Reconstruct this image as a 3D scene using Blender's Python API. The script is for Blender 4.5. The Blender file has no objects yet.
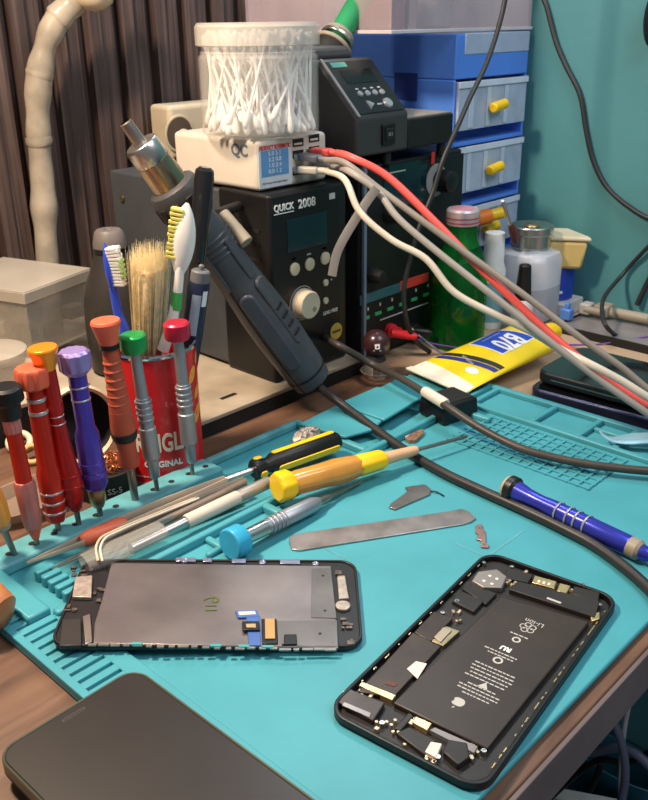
import bpy, bmesh, math, random
from mathutils import Vector, Matrix
random.seed(7)
S = 0.001                                  # all lengths below are millimetres
COL = bpy.context.scene.collection
PI = math.pi
# ------------------------------------------------------------------ camera measured from the photograph
F, PITCH, ROLL, YAW, H = 882.236, 0.407437, -0.013251, 0.762844, 299.79
fwd = Vector((math.cos(YAW)*math.cos(PITCH), math.sin(YAW)*math.cos(PITCH), -math.sin(PITCH)))
rt0 = Vector((math.sin(YAW), -math.cos(YAW), 0)); up0 = rt0.cross(fwd)
RT = rt0*math.cos(ROLL) + up0*math.sin(ROLL); UP = -rt0*math.sin(ROLL) + up0*math.cos(ROLL)
EYE = Vector((0, 0, H))
cd = bpy.data.cameras.new('camera'); cam = bpy.data.objects.new('camera', cd); COL.objects.link(cam)
cd.sensor_fit = 'VERTICAL'; cd.sensor_height = 24; cd.lens = F/800*24; cd.clip_start = 0.01; cd.clip_end = 50
mw = Matrix((RT, UP, -fwd)).transposed().to_4x4(); mw.translation = EYE*S; cam.matrix_world = mw
bpy.context.scene.camera = cam
cd.dof.use_dof = True; cd.dof.focus_distance = 0.46; cd.dof.aperture_fstop = 30.0

def ray(px, py): return fwd*F + RT*(px-324) - UP*(py-400)
def at(px, py, z=0.0):
    d = ray(px, py); return EYE + d*((z-H)/d.z)
def onX(px, py, X):
    d = ray(px, py); return EYE + d*(X/d.x)
def onY(px, py, Y):
    d = ray(px, py); return EYE + d*(Y/d.y)
def dp(px, py, depth): return EYE + ray(px, py)*(depth/F)
def near(px, py, X, Y):                    # point of the sight line nearest to the vertical line through X, Y
    d = ray(px, py); t = (X*d.x+Y*d.y)/(d.x**2+d.y**2); return EYE + d*t

def stand(px, py, r, z=0.0):                # centre of an upright round thing whose nearest foot point shows at px, py
    v = at(px, py, z); k = r/math.hypot(v.x, v.y); return v.x*(1+k), v.y*(1+k)
# ------------------------------------------------------------------ materials
MC = {}
def M(name, col, rough=0.5, metal=0.0, var=0.08, scale=40, bump=0.0, spec=0.5, trans=0.0, clear=None, emit=0.0, coat=0.0, sub=0.0, bscale=None, ior=1.45, tint=(1, 1, 1)):
    if name in MC: return MC[name]
    m = bpy.data.materials.new(name); m.use_nodes = True; nt = m.node_tree; N = nt.nodes; L = nt.links
    b = N['Principled BSDF']; out = N['Material Output']
    tc = N.new('ShaderNodeTexCoord'); nz = N.new('ShaderNodeTexNoise'); nz.inputs['Scale'].default_value = scale; nz.inputs['Detail'].default_value = 4
    L.new(tc.outputs['Object'], nz.inputs['Vector'])
    mr = N.new('ShaderNodeMapRange'); mr.inputs['From Min'].default_value = .3; mr.inputs['From Max'].default_value = .7
    mr.inputs['To Min'].default_value = 1-var; mr.inputs['To Max'].default_value = 1+var
    L.new(nz.outputs['Fac'], mr.inputs['Value'])
    mx = N.new('ShaderNodeMix'); mx.data_type = 'RGBA'; mx.blend_type = 'MULTIPLY'; mx.inputs['Factor'].default_value = 1
    mx.inputs['A'].default_value = (*col, 1); L.new(mr.outputs['Result'], mx.inputs['B']); L.new(mx.outputs['Result'], b.inputs['Base Color'])
    b.inputs['Roughness'].default_value = rough; b.inputs['Metallic'].default_value = metal; b.inputs['Specular IOR Level'].default_value = spec
    b.inputs['IOR'].default_value = ior
    b.inputs['Transmission Weight'].default_value = trans; b.inputs['Coat Weight'].default_value = coat
    if sub: b.inputs['Subsurface Weight'].default_value = sub; b.inputs['Subsurface Scale'].default_value = .004
    if emit:
        b.inputs['Emission Color'].default_value = (*col, 1); b.inputs['Emission Strength'].default_value = emit
    if bump:
        bp = N.new('ShaderNodeBump'); bp.inputs['Strength'].default_value = bump; bp.inputs['Distance'].default_value = .001
        n2 = N.new('ShaderNodeTexNoise'); n2.inputs['Scale'].default_value = bscale or scale*8; L.new(tc.outputs['Object'], n2.inputs['Vector'])
        L.new(n2.outputs['Fac'], bp.inputs['Height']); L.new(bp.outputs['Normal'], b.inputs['Normal'])
    if clear is not None:                  # thin see-through plastic: part of the light passes straight through
        tr = N.new('ShaderNodeBsdfTransparent'); tr.inputs[0].default_value = (*tint, 1); ms = N.new('ShaderNodeMixShader'); ms.inputs['Fac'].default_value = clear
        L.new(tr.outputs[0], ms.inputs[1]); L.new(b.outputs[0], ms.inputs[2]); L.new(ms.outputs[0], out.inputs['Surface'])
    MC[name] = m; return m

def wood(name, c1, c2, stretch=(1, 12, 12), scale=6, rough=.45):
    m = bpy.data.materials.new(name); m.use_nodes = True; nt = m.node_tree; N = nt.nodes; L = nt.links; b = N['Principled BSDF']
    tc = N.new('ShaderNodeTexCoord'); mp = N.new('ShaderNodeMapping'); mp.inputs['Scale'].default_value = stretch; L.new(tc.outputs['Object'], mp.inputs['Vector'])
    nz = N.new('ShaderNodeTexNoise'); nz.inputs['Scale'].default_value = scale; nz.inputs['Detail'].default_value = 8; nz.inputs['Distortion'].default_value = .6
    L.new(mp.outputs['Vector'], nz.inputs['Vector'])
    cr = N.new('ShaderNodeValToRGB'); cr.color_ramp.elements[0].position = .32; cr.color_ramp.elements[0].color = (*c1, 1); cr.color_ramp.elements[1].position = .68; cr.color_ramp.elements[1].color = (*c2, 1)
    L.new(nz.outputs['Fac'], cr.inputs['Fac'])
    n3 = N.new('ShaderNodeTexNoise'); n3.inputs['Scale'].default_value = 14; L.new(tc.outputs['Object'], n3.inputs['Vector'])
    mr = N.new('ShaderNodeMapRange'); mr.inputs['To Min'].default_value = .6; mr.inputs['To Max'].default_value = 1.35; L.new(n3.outputs['Fac'], mr.inputs['Value'])
    mx = N.new('ShaderNodeMix'); mx.data_type = 'RGBA'; mx.blend_type = 'MULTIPLY'; mx.inputs['Factor'].default_value = 1
    L.new(cr.outputs['Color'], mx.inputs['A']); L.new(mr.outputs['Result'], mx.inputs['B']); L.new(mx.outputs['Result'], b.inputs['Base Color'])
    b.inputs['Roughness'].default_value = rough
    bp = N.new('ShaderNodeBump'); bp.inputs['Strength'].default_value = .2; bp.inputs['Distance'].default_value = .001
    L.new(nz.outputs['Fac'], bp.inputs['Height']); L.new(bp.outputs['Normal'], b.inputs['Normal'])
    return m

TEAL = M('teal_silicone', (.060, .315, .380), .42, var=.07, scale=25, bump=.06)
TEALD = M('teal_silicone_worn', (.10, .33, .37), .5, var=.18, scale=60, bump=.08)
BLACK = M('black_plastic', (.007, .007, .008), .4, var=.2, bump=.05)
BLACKM = M('black_matte', (.009, .0085, .009), .65, var=.2)
RUBBER = M('black_rubber', (.025, .023, .024), .55, var=.15, bump=.1)
DGREY = M('dark_grey_plastic', (.045, .045, .05), .5, var=.12, bump=.15)
GREYP = M('grey_painted_steel', (.055, .06, .068), .45, var=.1)
TANG = M('beige_grey_plastic', (.30, .26, .20), .5)
WHITE = M('white_plastic', (.62, .57, .49), .4, var=.05)
CREAM = M('cream_plastic', (.62, .52, .37), .45, var=.08)
CREAMT = M('cream_dusty', (.40, .33, .245), .6, var=.2, scale=30)
STEEL = M('brushed_steel', (.55, .53, .50), .3, 1, var=.12)
STEELD = M('dull_steel', (.32, .28, .25), .4, 1, var=.25)
CHROME = M('chrome', (.75, .76, .78), .12, 1)
ALU = M('satin_aluminium', (.38, .40, .44), .45, .8, var=.06)
GOLD = M('gold_contact', (.75, .52, .26), .35, .9, var=.2)
BRASS = M('old_brass', (.36, .28, .16), .35, .9, var=.3)
COPPER = M('copper_wire', (.65, .28, .12), .35, .9)
RED = M('red_anodised', (.62, .035, .02), .28, .55, var=.1)
REDD = M('deep_red_anodised', (.5, .02, .02), .25, .5, var=.1)
PINKR = M('worn_pink_red', (.60, .21, .19), .4, .4, var=.15)
SALMON = M('faded_red_plastic', (.72, .12, .06), .4, var=.1)
RUBRED = M('red_brown_rubber', (.42, .075, .035), .45, var=.15)
ORANGE = M('orange_anodised', (.85, .28, .02), .3, .4)
AMBER = M('amber_plastic', (.85, .36, .05), .25, var=.15, coat=.5, sub=.3)
AMBERL = M('amber_clear', (.90, .42, .08), .18, var=.15, trans=.35, coat=.5)
YEL = M('yellow_plastic', (.90, .58, .01), .35, var=.05)
PURP = M('purple_anodised', (.11, .07, .50), .28, .6, var=.12)
LILAC = M('lilac_anodised', (.36, .27, .62), .35, .5)
BLUEA = M('blue_anodised', (.05, .06, .50), .28, .6, var=.15)
GREENC = M('green_anodised', (.02, .33, .08), .3, .4)
CRIM = M('crimson_anodised', (.55, .02, .06), .3, .4)
SKY = M('sky_blue_plastic', (.04, .40, .66), .35, var=.1)
SILV = M('silver_paint', (.55, .55, .57), .35, .7)
WHITEM = M('white_print', (.85, .84, .80), .5, var=.02)
GREYT = M('grey_print', (.48, .47, .45), .5, var=.05)

# ------------------------------------------------------------------ mesh builder
def basis(z, x=None):
    z = Vector(z).normalized()
    if x is None: x = Vector((1, 0, 0)) if abs(z.x) < .9 else Vector((0, 1, 0))
    x = Vector(x); x = (x - z*x.dot(z)).normalized(); y = z.cross(x)
    return Matrix((x, y, z)).transposed()
def frame(o, z, x=None):
    m = basis(z, x).to_4x4(); m.translation = Vector(o); return m
class B:
    def __init__(s): s.bm = bmesh.new()
    def faces(s, vs, fs):
        v = [s.bm.verts.new(Vector(p)) for p in vs]
        for f in fs:
            try: s.bm.faces.new([v[i] for i in f])
            except ValueError: pass
        return s
    def box(s, c, d, m=None, taper=1.0):
        c = Vector(c); hx, hy, hz = d[0]/2, d[1]/2, d[2]/2; P = []
        for z in (-hz, hz):
            k = taper if z > 0 else 1
            for x, y in ((-hx, -hy), (hx, -hy), (hx, hy), (-hx, hy)):
                p = Vector((x*k, y*k, z)); p = (m.to_3x3() @ p if m else p) + c; P.append(p)
        return s.faces(P, [(3, 2, 1, 0), (4, 5, 6, 7), (0, 1, 5, 4), (1, 2, 6, 5), (2, 3, 7, 6), (3, 0, 4, 7)])
    def bx(s, x0, x1, y0, y1, z0, z1): return s.box(((x0+x1)/2, (y0+y1)/2, (z0+z1)/2), (x1-x0, y1-y0, z1-z0))
    def prism(s, poly, z0, z1):
        a = sum(poly[i][0]*poly[(i+1) % len(poly)][1]-poly[(i+1) % len(poly)][0]*poly[i][1] for i in range(len(poly)))
        if a < 0: poly = poly[::-1]
        n = len(poly)
        P = [(p[0], p[1], z0) for p in poly] + [(p[0], p[1], z1) for p in poly]
        return s.faces(P, [tuple(range(n-1, -1, -1)), tuple(range(n, 2*n))] + [(i, (i+1) % n, n+(i+1) % n, n+i) for i in range(n)])
    def lathe(s, prof, m=None, n=32, close=True, sx=1, sy=1, mod=None):
        rings = []
        for r, z in prof:
            ring = []
            for i in range(n):
                a = 2*PI*i/n; rr = r*(mod(a, z) if mod else 1)
                p = Vector((rr*math.cos(a)*sx, rr*math.sin(a)*sy, z)); ring.append(s.bm.verts.new(m @ p if m else p))
            rings.append(ring)
        for a, b in zip(rings, rings[1:]):
            for i in range(n): s.bm.faces.new((a[i], a[(i+1) % n], b[(i+1) % n], b[i]))
        if close:
            if prof[0][0] > .01: s.bm.faces.new(rings[0][::-1])
            if prof[-1][0] > .01: s.bm.faces.new(rings[-1])
        return s
    def cyl(s, a, b, r, r2=None, n=16):
        a = Vector(a); b = Vector(b); r2 = r if r2 is None else r2
        return s.lathe([(r, 0), (r2, (b-a).length)], frame(a, b-a), n)
    def tube(s, pts, r, n=10, flat=None, hint=None):
        pts = [Vector(p) for p in pts]; N = len(pts); rings = []
        t0 = (pts[1]-pts[0]).normalized(); x = Vector(hint) if hint is not None else (Vector((0, 0, 1)) if abs(t0.z) < .9 else Vector((1, 0, 0)))
        for k in range(N):
            t = (pts[min(k+1, N-1)]-pts[max(k-1, 0)]).normalized()
            x = (x - t*x.dot(t)).normalized(); y = t.cross(x)
            rr = r(k/(N-1)) if callable(r) else r
            ring = []
            for i in range(n):
                a = 2*PI*i/n; ring.append(s.bm.verts.new(pts[k] + x*(rr*math.cos(a)*(flat or 1)) + y*(rr*math.sin(a))))
            rings.append(ring)
        for a, b in zip(rings, rings[1:]):
            for i in range(n): s.bm.faces.new((a[i], a[(i+1) % n], b[(i+1) % n], b[i]))
        s.bm.faces.new(rings[0][::-1]); s.bm.faces.new(rings[-1]); return s
    def ball(s, c, r, sc=(1, 1, 1), n=20, m=None):
        prof = [(r*math.sin(PI*i/12), -r*math.cos(PI*i/12)) for i in range(13)]; prof[0] = (.001, -r); prof[-1] = (.001, r)
        mm = Matrix.Translation(Vector(c)) @ (m.to_3x3().to_4x4() if m else Matrix.Identity(4)) @ Matrix.Diagonal((sc[0], sc[1], sc[2], 1))
        return s.lathe(prof, mm, n)
    def rrect(s, w, h, r, z0, z1, c=(0, 0), n=6, inset=0, ez=0):
        P = rr(w, h, r, c, n)
        return s.prism(P, z0, z1)
    def ring(s, outer, inner, z0, z1):     # outer and inner outlines with the same number of points
        n = len(outer); P = [(p[0], p[1], z) for z in (z0, z1) for p in outer] + [(p[0], p[1], z) for z in (z0, z1) for p in inner]; fs = []
        for i in range(n):
            j = (i+1) % n
            fs += [(i, j, n+j, n+i), (2*n+j, 2*n+i, 3*n+i, 3*n+j), (n+i, n+j, 3*n+j, 3*n+i), (j, i, 2*n+i, 2*n+j)]
        return s.faces(P, fs)
    def split(s, name, mat, parent=None, bevel=0.0):   # every separate piece becomes an object of its own
        bm = s.bm; bm.verts.ensure_lookup_table(); seen = set(); out = []
        for v in bm.verts:
            if v in seen: continue
            st = [v]; isl = []; seen.add(v)
            while st:
                a = st.pop(); isl.append(a)
                for e in a.link_edges:
                    w_ = e.other_vert(a)
                    if w_ not in seen: seen.add(w_); st.append(w_)
            ix = {a: i for i, a in enumerate(isl)}; n = B()
            n.faces([a.co.copy() for a in isl], [[ix[q] for q in f.verts] for f in {f for a in isl for f in a.link_faces}])
            out.append(n.build(name, mat, parent, bevel=bevel))
        bm.free(); return out
    def build(s, name, mat, parent=None, bevel=0.0, smooth=35, seg=2, m=None):
        bm = s.bm
        if m is not None: bmesh.ops.transform(bm, matrix=m, verts=bm.verts)
        bmesh.ops.scale(bm, vec=(S, S, S), verts=bm.verts)
        bmesh.ops.recalc_face_normals(bm, faces=bm.faces)
        me = bpy.data.meshes.new(name); bm.to_mesh(me); bm.free()
        if smooth:
            for p in me.polygons: p.use_smooth = True
            me.set_sharp_from_angle(angle=math.radians(smooth))
        o = bpy.data.objects.new(name, me); COL.objects.link(o); me.materials.append(mat)
        if parent: o.parent = parent
        if bevel:
            bv = o.modifiers.new('bevel', 'BEVEL'); bv.width = bevel*S; bv.segments = seg; bv.limit_method = 'ANGLE'; bv.angle_limit = math.radians(40)
        return o
def rr(w, h, r, c=(0, 0), n=6):
    P = []
    for cx, cy, a0 in ((w/2-r, h/2-r, 0), (-w/2+r, h/2-r, 90), (-w/2+r, -h/2+r, 180), (w/2-r, -h/2+r, 270)):
        for i in range(n+1):
            a = math.radians(a0+90*i/n); P.append((c[0]+cx+r*math.cos(a), c[1]+cy+r*math.sin(a)))
    return P
def tag(o, label, cat=None, group=None, kind=None):
    if label: o['label'] = label
    if cat: o['category'] = cat
    if group: o['group'] = group
    if kind: o['kind'] = kind
    return o
def thing(name, m, label, cat, group=None):
    o = bpy.data.objects.new(name, None); COL.objects.link(o); o.empty_display_size = .01
    if not isinstance(m, Matrix): m = Matrix.Translation(Vector(m))
    mm = m.copy(); mm.translation = m.translation*S; o.matrix_world = mm
    return tag(o, label, cat, group)
def text(name, s, size, mat, parent, m, depth=.15, align='CENTER', bold=0.0, warp=None, xs=1.0):
    cu = bpy.data.curves.new(name, 'FONT'); cu.body = s; cu.size = size; cu.extrude = depth; cu.align_x = align; cu.align_y = 'CENTER'; cu.offset = bold*size; cu.resolution_u = 3
    to = bpy.data.objects.new('tmp', cu); COL.objects.link(to); bpy.context.view_layer.update()
    me = bpy.data.meshes.new_from_object(to.evaluated_get(bpy.context.evaluated_depsgraph_get())); bpy.data.objects.remove(to)
    me.name = name
    if warp:
        bm = bmesh.new(); bm.from_mesh(me)
        bmesh.ops.triangulate(bm, faces=bm.faces); bmesh.ops.subdivide_edges(bm, edges=[e for e in bm.edges if e.calc_length() > size*.25], cuts=2)
        bm.to_mesh(me); bm.free()
    for v in me.vertices:
        p = Vector(v.co); p.x *= xs
        p = Vector(warp(p)) if warp else m @ p
        v.co = p*S
    me.materials.clear(); me.materials.append(mat)
    o = bpy.data.objects.new(name, me); COL.objects.link(o)
    if parent: o.parent = parent
    return o
def local(root, pts):                      # world millimetres -> root's own millimetres
    mi = root.matrix_world.copy(); mi.translation /= S; mi = mi.inverted()
    return [mi @ Vector(p) for p in pts]
def smoothpath(P, k=8):
    P = [Vector(p) for p in P]; Q = [P[0]*2-P[1]] + P + [P[-1]*2-P[-2]]; out = []
    for i in range(1, len(Q)-2):
        a, b, c, d = Q[i-1:i+3]
        for j in range(k):
            t = j/k; out.append(.5*((2*b)+(c-a)*t+(2*a-5*b+4*c-d)*t*t+(3*b-a-3*c+d)*t**3))
    return out + [P[-1]]
I4 = Matrix.Identity(4)

# ================================================================== THE SETTING
WY, WX = 850, 885
def slatwall():
    b = B(); x = -420; P = 41.5; k = 0
    sec = []
    while x < WX+5:
        j = (k*37 % 5)*.6
        sec += [(x, 16), (x+5, 16), (x+6.5, 3+j), (x+18, 0), (x+20, 4), (x+22, 4), (x+35, 2+j), (x+37, 16)]; x += P; k += 1
    vs = []; fs = []
    for i, (a, d) in enumerate(sec):
        vs += [(a, WY-14+d, -700), (a, WY-14+d, 900)]
        if i: fs.append((2*i-2, 2*i, 2*i+1, 2*i-1))
    return b.faces(vs, fs)
SW = wood('dark_brown_wood_slats', (.040, .025, .022), (.125, .082, .072), stretch=(45, 45, 1.0), scale=5, rough=.5)
w = slatwall().build('wall_back', SW, smooth=0); tag(w, None, kind='structure')
WT = M('teal_painted_wall', (.078, .265, .295), .6, var=.12, scale=5, bump=.35, bscale=60)
w = B().bx(WX, WX+40, -500, WY, -700, 900).build('wall_right', WT, smooth=0); tag(w, None, kind='structure')
FL = M('dark_floor', (.03, .04, .05), .6, var=.2)
f = B().bx(-420, WX, -500, WY, -740, -700).build('floor', FL, smooth=0); tag(f, None, kind='structure')

DW = wood('brown_walnut_laminate', (.085, .040, .024), (.20, .105, .062), stretch=(2, 14, 14), scale=5)
DE = M('grey_brown_edge_band', (.13, .10, .10), .5, var=.15, scale=20)
def deskmat():  # laminate with the light reflection at its right end painted into the colour
    m = DW.copy(); m.name = 'desk_laminate_painted_glare'; nt = m.node_tree; N = nt.nodes; L = nt.links; b = N['Principled BSDF']
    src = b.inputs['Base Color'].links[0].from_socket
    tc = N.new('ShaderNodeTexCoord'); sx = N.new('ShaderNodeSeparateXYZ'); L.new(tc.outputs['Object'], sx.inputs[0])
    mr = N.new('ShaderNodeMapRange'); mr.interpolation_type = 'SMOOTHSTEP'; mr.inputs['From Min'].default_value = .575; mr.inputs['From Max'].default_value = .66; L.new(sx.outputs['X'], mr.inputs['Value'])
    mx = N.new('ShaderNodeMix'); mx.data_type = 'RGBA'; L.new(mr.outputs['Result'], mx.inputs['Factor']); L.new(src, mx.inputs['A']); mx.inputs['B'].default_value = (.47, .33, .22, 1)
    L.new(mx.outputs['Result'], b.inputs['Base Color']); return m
desk = thing('workbench', (0, 0, 0), 'brown wood laminate workbench top with a grey brown front edge', 'table')
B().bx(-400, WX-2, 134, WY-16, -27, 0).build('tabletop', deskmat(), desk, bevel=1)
B().bx(-400, WX-2, 131.5, 134, -28, -.8).build('edge_band', DE, desk, bevel=.5)
for x, y in ((-330, 190), (820, 190), (-330, 780), (820, 780)):
    B().bx(x-20, x+20, y-20, y+20, -700, -27).build('leg', GREYP, desk, bevel=2)

# long raised shelf slab under the stations
slab = thing('riser_shelf', (0, 0, 0), 'low riser shelf with black front edge and dusty cream top under the black station', 'shelf')
B().bx(352, 572, 497, 832, 11.5, 15).build('top_board', CREAMT, slab, bevel=.6)
B().bx(352, 572, 497, 503, 0, 11.5).build('front_edge', BLACKM, slab)
B().bx(352, 572, 800, 806, 0, 11.5).build('rear_rail', BLACKM, slab)
B().box((430, 520, 15.1), (16, 4, .5)).build('slot', BLACKM, slab)

slab2 = thing('box_shelf', (0, 0, 0), 'deeper black fronted shelf with cream top carrying the frosted box at the left', 'shelf')
B().bx(-60, 351, 599, 832, 27, 30.5).build('top_board', CREAMT, slab2, bevel=.6)
B().bx(-60, 351, 600, 606, 0, 27).build('front_edge', BLACKM, slab2)
B().bx(-60, 351, 800, 806, 0, 27).build('rear_rail', BLACKM, slab2)
# ================================================================== REPAIR MAT
mat = thing('repair_mat', (0, 0, 0), 'turquoise silicone repair mat with tool tray, slots, compartments and screw grid', 'mat')
X0, X1, Y0, Y1 = 157, 613, 141, 457
b = B(); b.bx(X0, X1, Y0, Y1, 0, 3.6); b.build('base_sheet', TEAL, mat, bevel=1.2)
b = B()                                     # holed ridge at the back, then the lower wall behind the tray
b.bx(168, 350, 433, 456, 3, 11); b.bx(350, 440, 450, 456, 3, 10)
b.build('holed_ridge', TEALD, mat, bevel=2)
b = B()
for i in range(11):
    x = 192+i*15
    b.lathe([(2.2, 0), (2.2, .25)], Matrix.Translation((x, 443.5, 10.95)), 14)
b.build('tool_hole', BLACKM, mat)
b = B()                                     # tray rim
b.bx(168, 182, 380, 446, 3, 10); b.bx(182, 200, 374, 380, 3, 9); b.bx(200, 552, 376, 381, 3, 9.5); b.bx(548, 554, 344, 381, 3, 8)
b.bx(250, 256, 358, 378, 3, 7); b.bx(250, 270, 356, 360, 3, 7); b.bx(285, 290, 362, 378, 3, 7); b.bx(275, 340, 360, 364, 3, 7); b.bx(334, 340, 362, 378, 3, 9)
b.bx(440, 446, 381, 456, 3, 9); b.bx(446, 552, 420, 425, 3, 9)
b.build('tool_tray', TEAL, mat, bevel=1.5)
b = B()
for i in range(5): b.bx(193, 205, 384+i*7.4, 388.6+i*7.4, 3, 10.5)
b.build('comb_rest', TEAL, mat, bevel=1)
b = B()                                     # ladder of slots along the left end
b.bx(157, 161.5, 141, 424, 3, 6.4); b.bx(181, 191, 141, 378, 3, 6.4)
y = 145
while y < 420: b.bx(161, 182, y, y+5.1, 3, 6.2); y += 7.4
b.build('slotted_strip', TEAL, mat, bevel=.5)
b = B()                                     # right end: compartments
b.bx(607, 613, 141, 456, 3, 8); b.bx(566, 571, 141, 378, 3, 7.5)
for y0 in (141, 196, 246, 276, 316, 372): b.bx(570, 608, y0, y0+5, 3, 7.5)
b.bx(590, 594, 246, 276, 3, 7); b.bx(554, 608, 381, 385, 3, 8)
b.build('compartment_rail', TEAL, mat, bevel=1.2)
b = B()
for i in range(8): b.bx(503+i*8, 505+i*8, 233, 352, 3.4, 4.7)
y = 233.5
while y < 351: b.bx(502.5, 561.5, y, y+1.8, 3.3, 4.9); y += 8.1
b.build('screw_grid', TEAL, mat)
b = B()                                     # folded lid panels lying over the back corner
def pz(L, z): return [at(x, y, z)[:2] for x, y in L]
b.prism(pz([(299, 425), (340, 405), (386, 418), (372, 431), (345, 438)], 11), 10, 12.5)
b.prism(pz([(338, 405), (377, 388), (421, 399), (384, 421)], 13), 12, 14.5)
b.prism(pz([(378, 389), (404, 376), (436, 391), (421, 399)], 12), 10.5, 13)
b.build('lid_flap', TEAL, mat, bevel=.8)
b = B(); b.bx(388, 389.2, 215, 262, 3.5, 3.8); b.bx(389, 430, 238, 239.2, 3.5, 3.8); b.bx(330, 331, 300, 350, 3.5, 3.8); b.bx(240, 300, 299, 300, 3.5, 3.8)
b.build('moulded_line', TEALD, mat)

# ================================================================== OPENED PHONE
C = (312.9, 189.3); A = 0.119446
mph = Matrix.Translation((C[0], C[1], 3.7)) @ Matrix.Rotation(A, 4, 'Z') @ Matrix.Diagonal((1, 1, .8, 1))
ph = thing('opened_phone_housing', mph, 'opened black phone housing with large battery and circuit board exposed, lying on the mat', 'phone')
def pp(root, L, z): return [v[:2] for v in local(root, [at(x, y, z) for x, y in L])]
HB = M('phone_black', (.007, .008, .010), .42, var=.2)
BAT = M('battery_wrap', (.034, .025, .020), .42, var=.15, scale=60)
SHD = M('dark_shield', (.048, .034, .027), .38, .3, var=.25, scale=80)
DKP = M('dark_module', (.022, .019, .018), .45, var=.3)
L_, W_ = 163, 80.5
b = B(); b.rrect(L_, W_, 11, 0, 1.4); b.ring(rr(L_, W_, 11), rr(L_-4, W_-4, 9.4), 1.4, 6); b.build('housing_frame', HB, ph, bevel=1.2, seg=3)
b = B(); b.rrect(L_-6, W_-6, 8, 1.4, 2.0); b.build('inner_tray', DKP, ph)
b = B()
for i in range(26):
    u = -70+i*5.4+random.uniform(-1, 1); b.box((u, -W_/2+2.9, 4.9), (random.uniform(1, 5), .5, .8)) if i % 4 else None
    if i % 2: b.box((u, W_/2-2.9, 4.9), (random.uniform(1, 4), .5, .8))
b.build('clip_contact', GOLD, ph)
bat = B().prism(pp(ph, [(500.5, 595), (589.5, 620), (487.5, 747), (393, 701)], 9), 2, 5.6).build('battery', BAT, ph, bevel=.8)
b = B(); b.prism(pp(ph, [(509, 588), (518, 580), (600, 600), (595, 616)], 9), 2, 5.8); b.build('top_cover_plate', DKP, ph, bevel=.4)
def phm(px, py, z, zz, rot=0):
    p = pp(ph, [(px, py)], z)[0]; return Matrix.Translation((p[0], p[1], zz)) @ Matrix.Rotation(rot, 4, 'Z')
B().box(Vector((*pp(ph, [(554, 599.5)], 9)[0], 5.85)), (1.6, 8, .1)).build('part_mark', GREYT, ph)
cm = B().prism(pp(ph, [(478, 571), (497, 568.5), (507, 576), (502, 587), (483, 586.5), (472, 580)], 9), 2, 6.3).build('camera_module', M('camera_plate', (.30, .27, .25), .5, .6), ph, bevel=.6)
b = B()
for x, y in ((484, 579), (490, 574), (497, 577), (492, 582)):
    q = pp(ph, [(x, y)], 10)[0]; b.lathe([(.9, 0), (.9, .3)], Matrix.Translation((q[0], q[1], 6.2)), 10)
b.build('camera_pad', WHITEM, cm)
b = B()
b.prism(pp(ph, [(462, 587), (475, 583), (497, 592), (486, 603)], 8), 2, 4.4); b.prism(pp(ph, [(452, 600), (461, 590), (484, 600), (474, 611)], 8), 2, 4.8)
b.prism(pp(ph, [(508, 567), (533, 574), (528, 582), (504, 577)], 8), 2, 5); b.prism(pp(ph, [(574, 586), (600, 592), (598, 601), (572, 594)], 8), 2, 5.4)
b.split('camera_bracket', DKP, ph, bevel=.4)
b = B(); b.prism(pp(ph, [(535, 574), (557, 580), (554, 587), (532, 581)], 9), 2, 5.5)
b.prism(pp(ph, [(560, 581), (571, 584), (566, 592), (557, 589)], 9), 2, 5.1); b.prism(pp(ph, [(590, 612), (600, 610), (600, 617), (592, 619)], 9), 2, 5.2)
cn = b.build('dock_connector', GOLD, ph, bevel=.4)
b = B()
for x in (539, 544, 549): b.box(Vector((*pp(ph, [(x, 575.5+(x-533)*.27+3)], 9)[0], 5.6)), (2, 1.2, .4))
b.build('pin', WHITEM, cn)
lb = B().prism(pp(ph, [(358, 690), (413, 631), (441, 645), (393, 696)], 8.5), 2, 5.0).build('circuit_board', SHD, ph, bevel=.4)
B().prism(pp(ph, [(414, 631), (434, 610), (453, 617), (431, 640)], 8.5), 2, 5.1).build('board_shield', SHD, lb, bevel=.4)
B().prism(pp(ph, [(428, 638), (442, 623.5), (460, 630), (443, 645)], 8), 2, 4.6).build('sim_contact', BRASS, lb, bevel=.3)
B().prism(pp(ph, [(434, 636), (443.5, 626), (452, 629.5), (441, 641)], 8.5), 4.6, 5.4).build('sim_cover', M('sim_cover_tan', (.42, .35, .26), .45, .6), lb, bevel=.3)
B().prism(pp(ph, [(359, 684), (362, 680.5), (396, 694), (392, 699)], 8.6), 2, 5.3).build('gold_edge', GOLD, lb, bevel=.2)
B().prism(pp(ph, [(407, 667), (416, 659.5), (427, 662), (417.5, 677)], 9), 5.1, 5.35).build('paper_label', tag and M('paper_white', (.8, .68, .58), .6), lb)
B().prism(pp(ph, [(385, 682), (388, 679), (398, 681), (395, 685)], 9), 5.1, 5.3).build('residue', M('rust_residue', (.11, .045, .035), .6), lb)
sp = B().prism(pp(ph, [(336, 700), (349.5, 688), (385, 702), (373, 720)], 8.5), 2, 5.6).build('vibration_motor', M('motor_case', (.085, .07, .065), .4, .6, var=.2), ph, bevel=.5)
B().prism(pp(ph, [(342, 705), (344.5, 702), (371, 713), (369, 717)], 8.5), 5.6, 5.9).build('motor_clip', STEELD, sp)
b = B(); b.prism(pp(ph, [(396, 732), (409, 726), (437, 740), (425, 754)], 8), 2, 5.0); b.prism(pp(ph, [(443, 751), (448, 738.5), (467, 742), (470, 756), (458, 764)], 9), 2, 6.3)
b.prism(pp(ph, [(403, 717), (409, 711), (414, 715), (400, 730), (394, 727)], 8), 2, 4.8)
b.split('speaker', DKP, ph, bevel=.6)
b = B(); b.prism(pp(ph, [(425, 750), (431, 740), (442, 742), (436, 756)], 9), 2, 5.6); b.build('white_tab', M('paper_white', (.8, .68, .58), .6), ph, bevel=.3)
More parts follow.
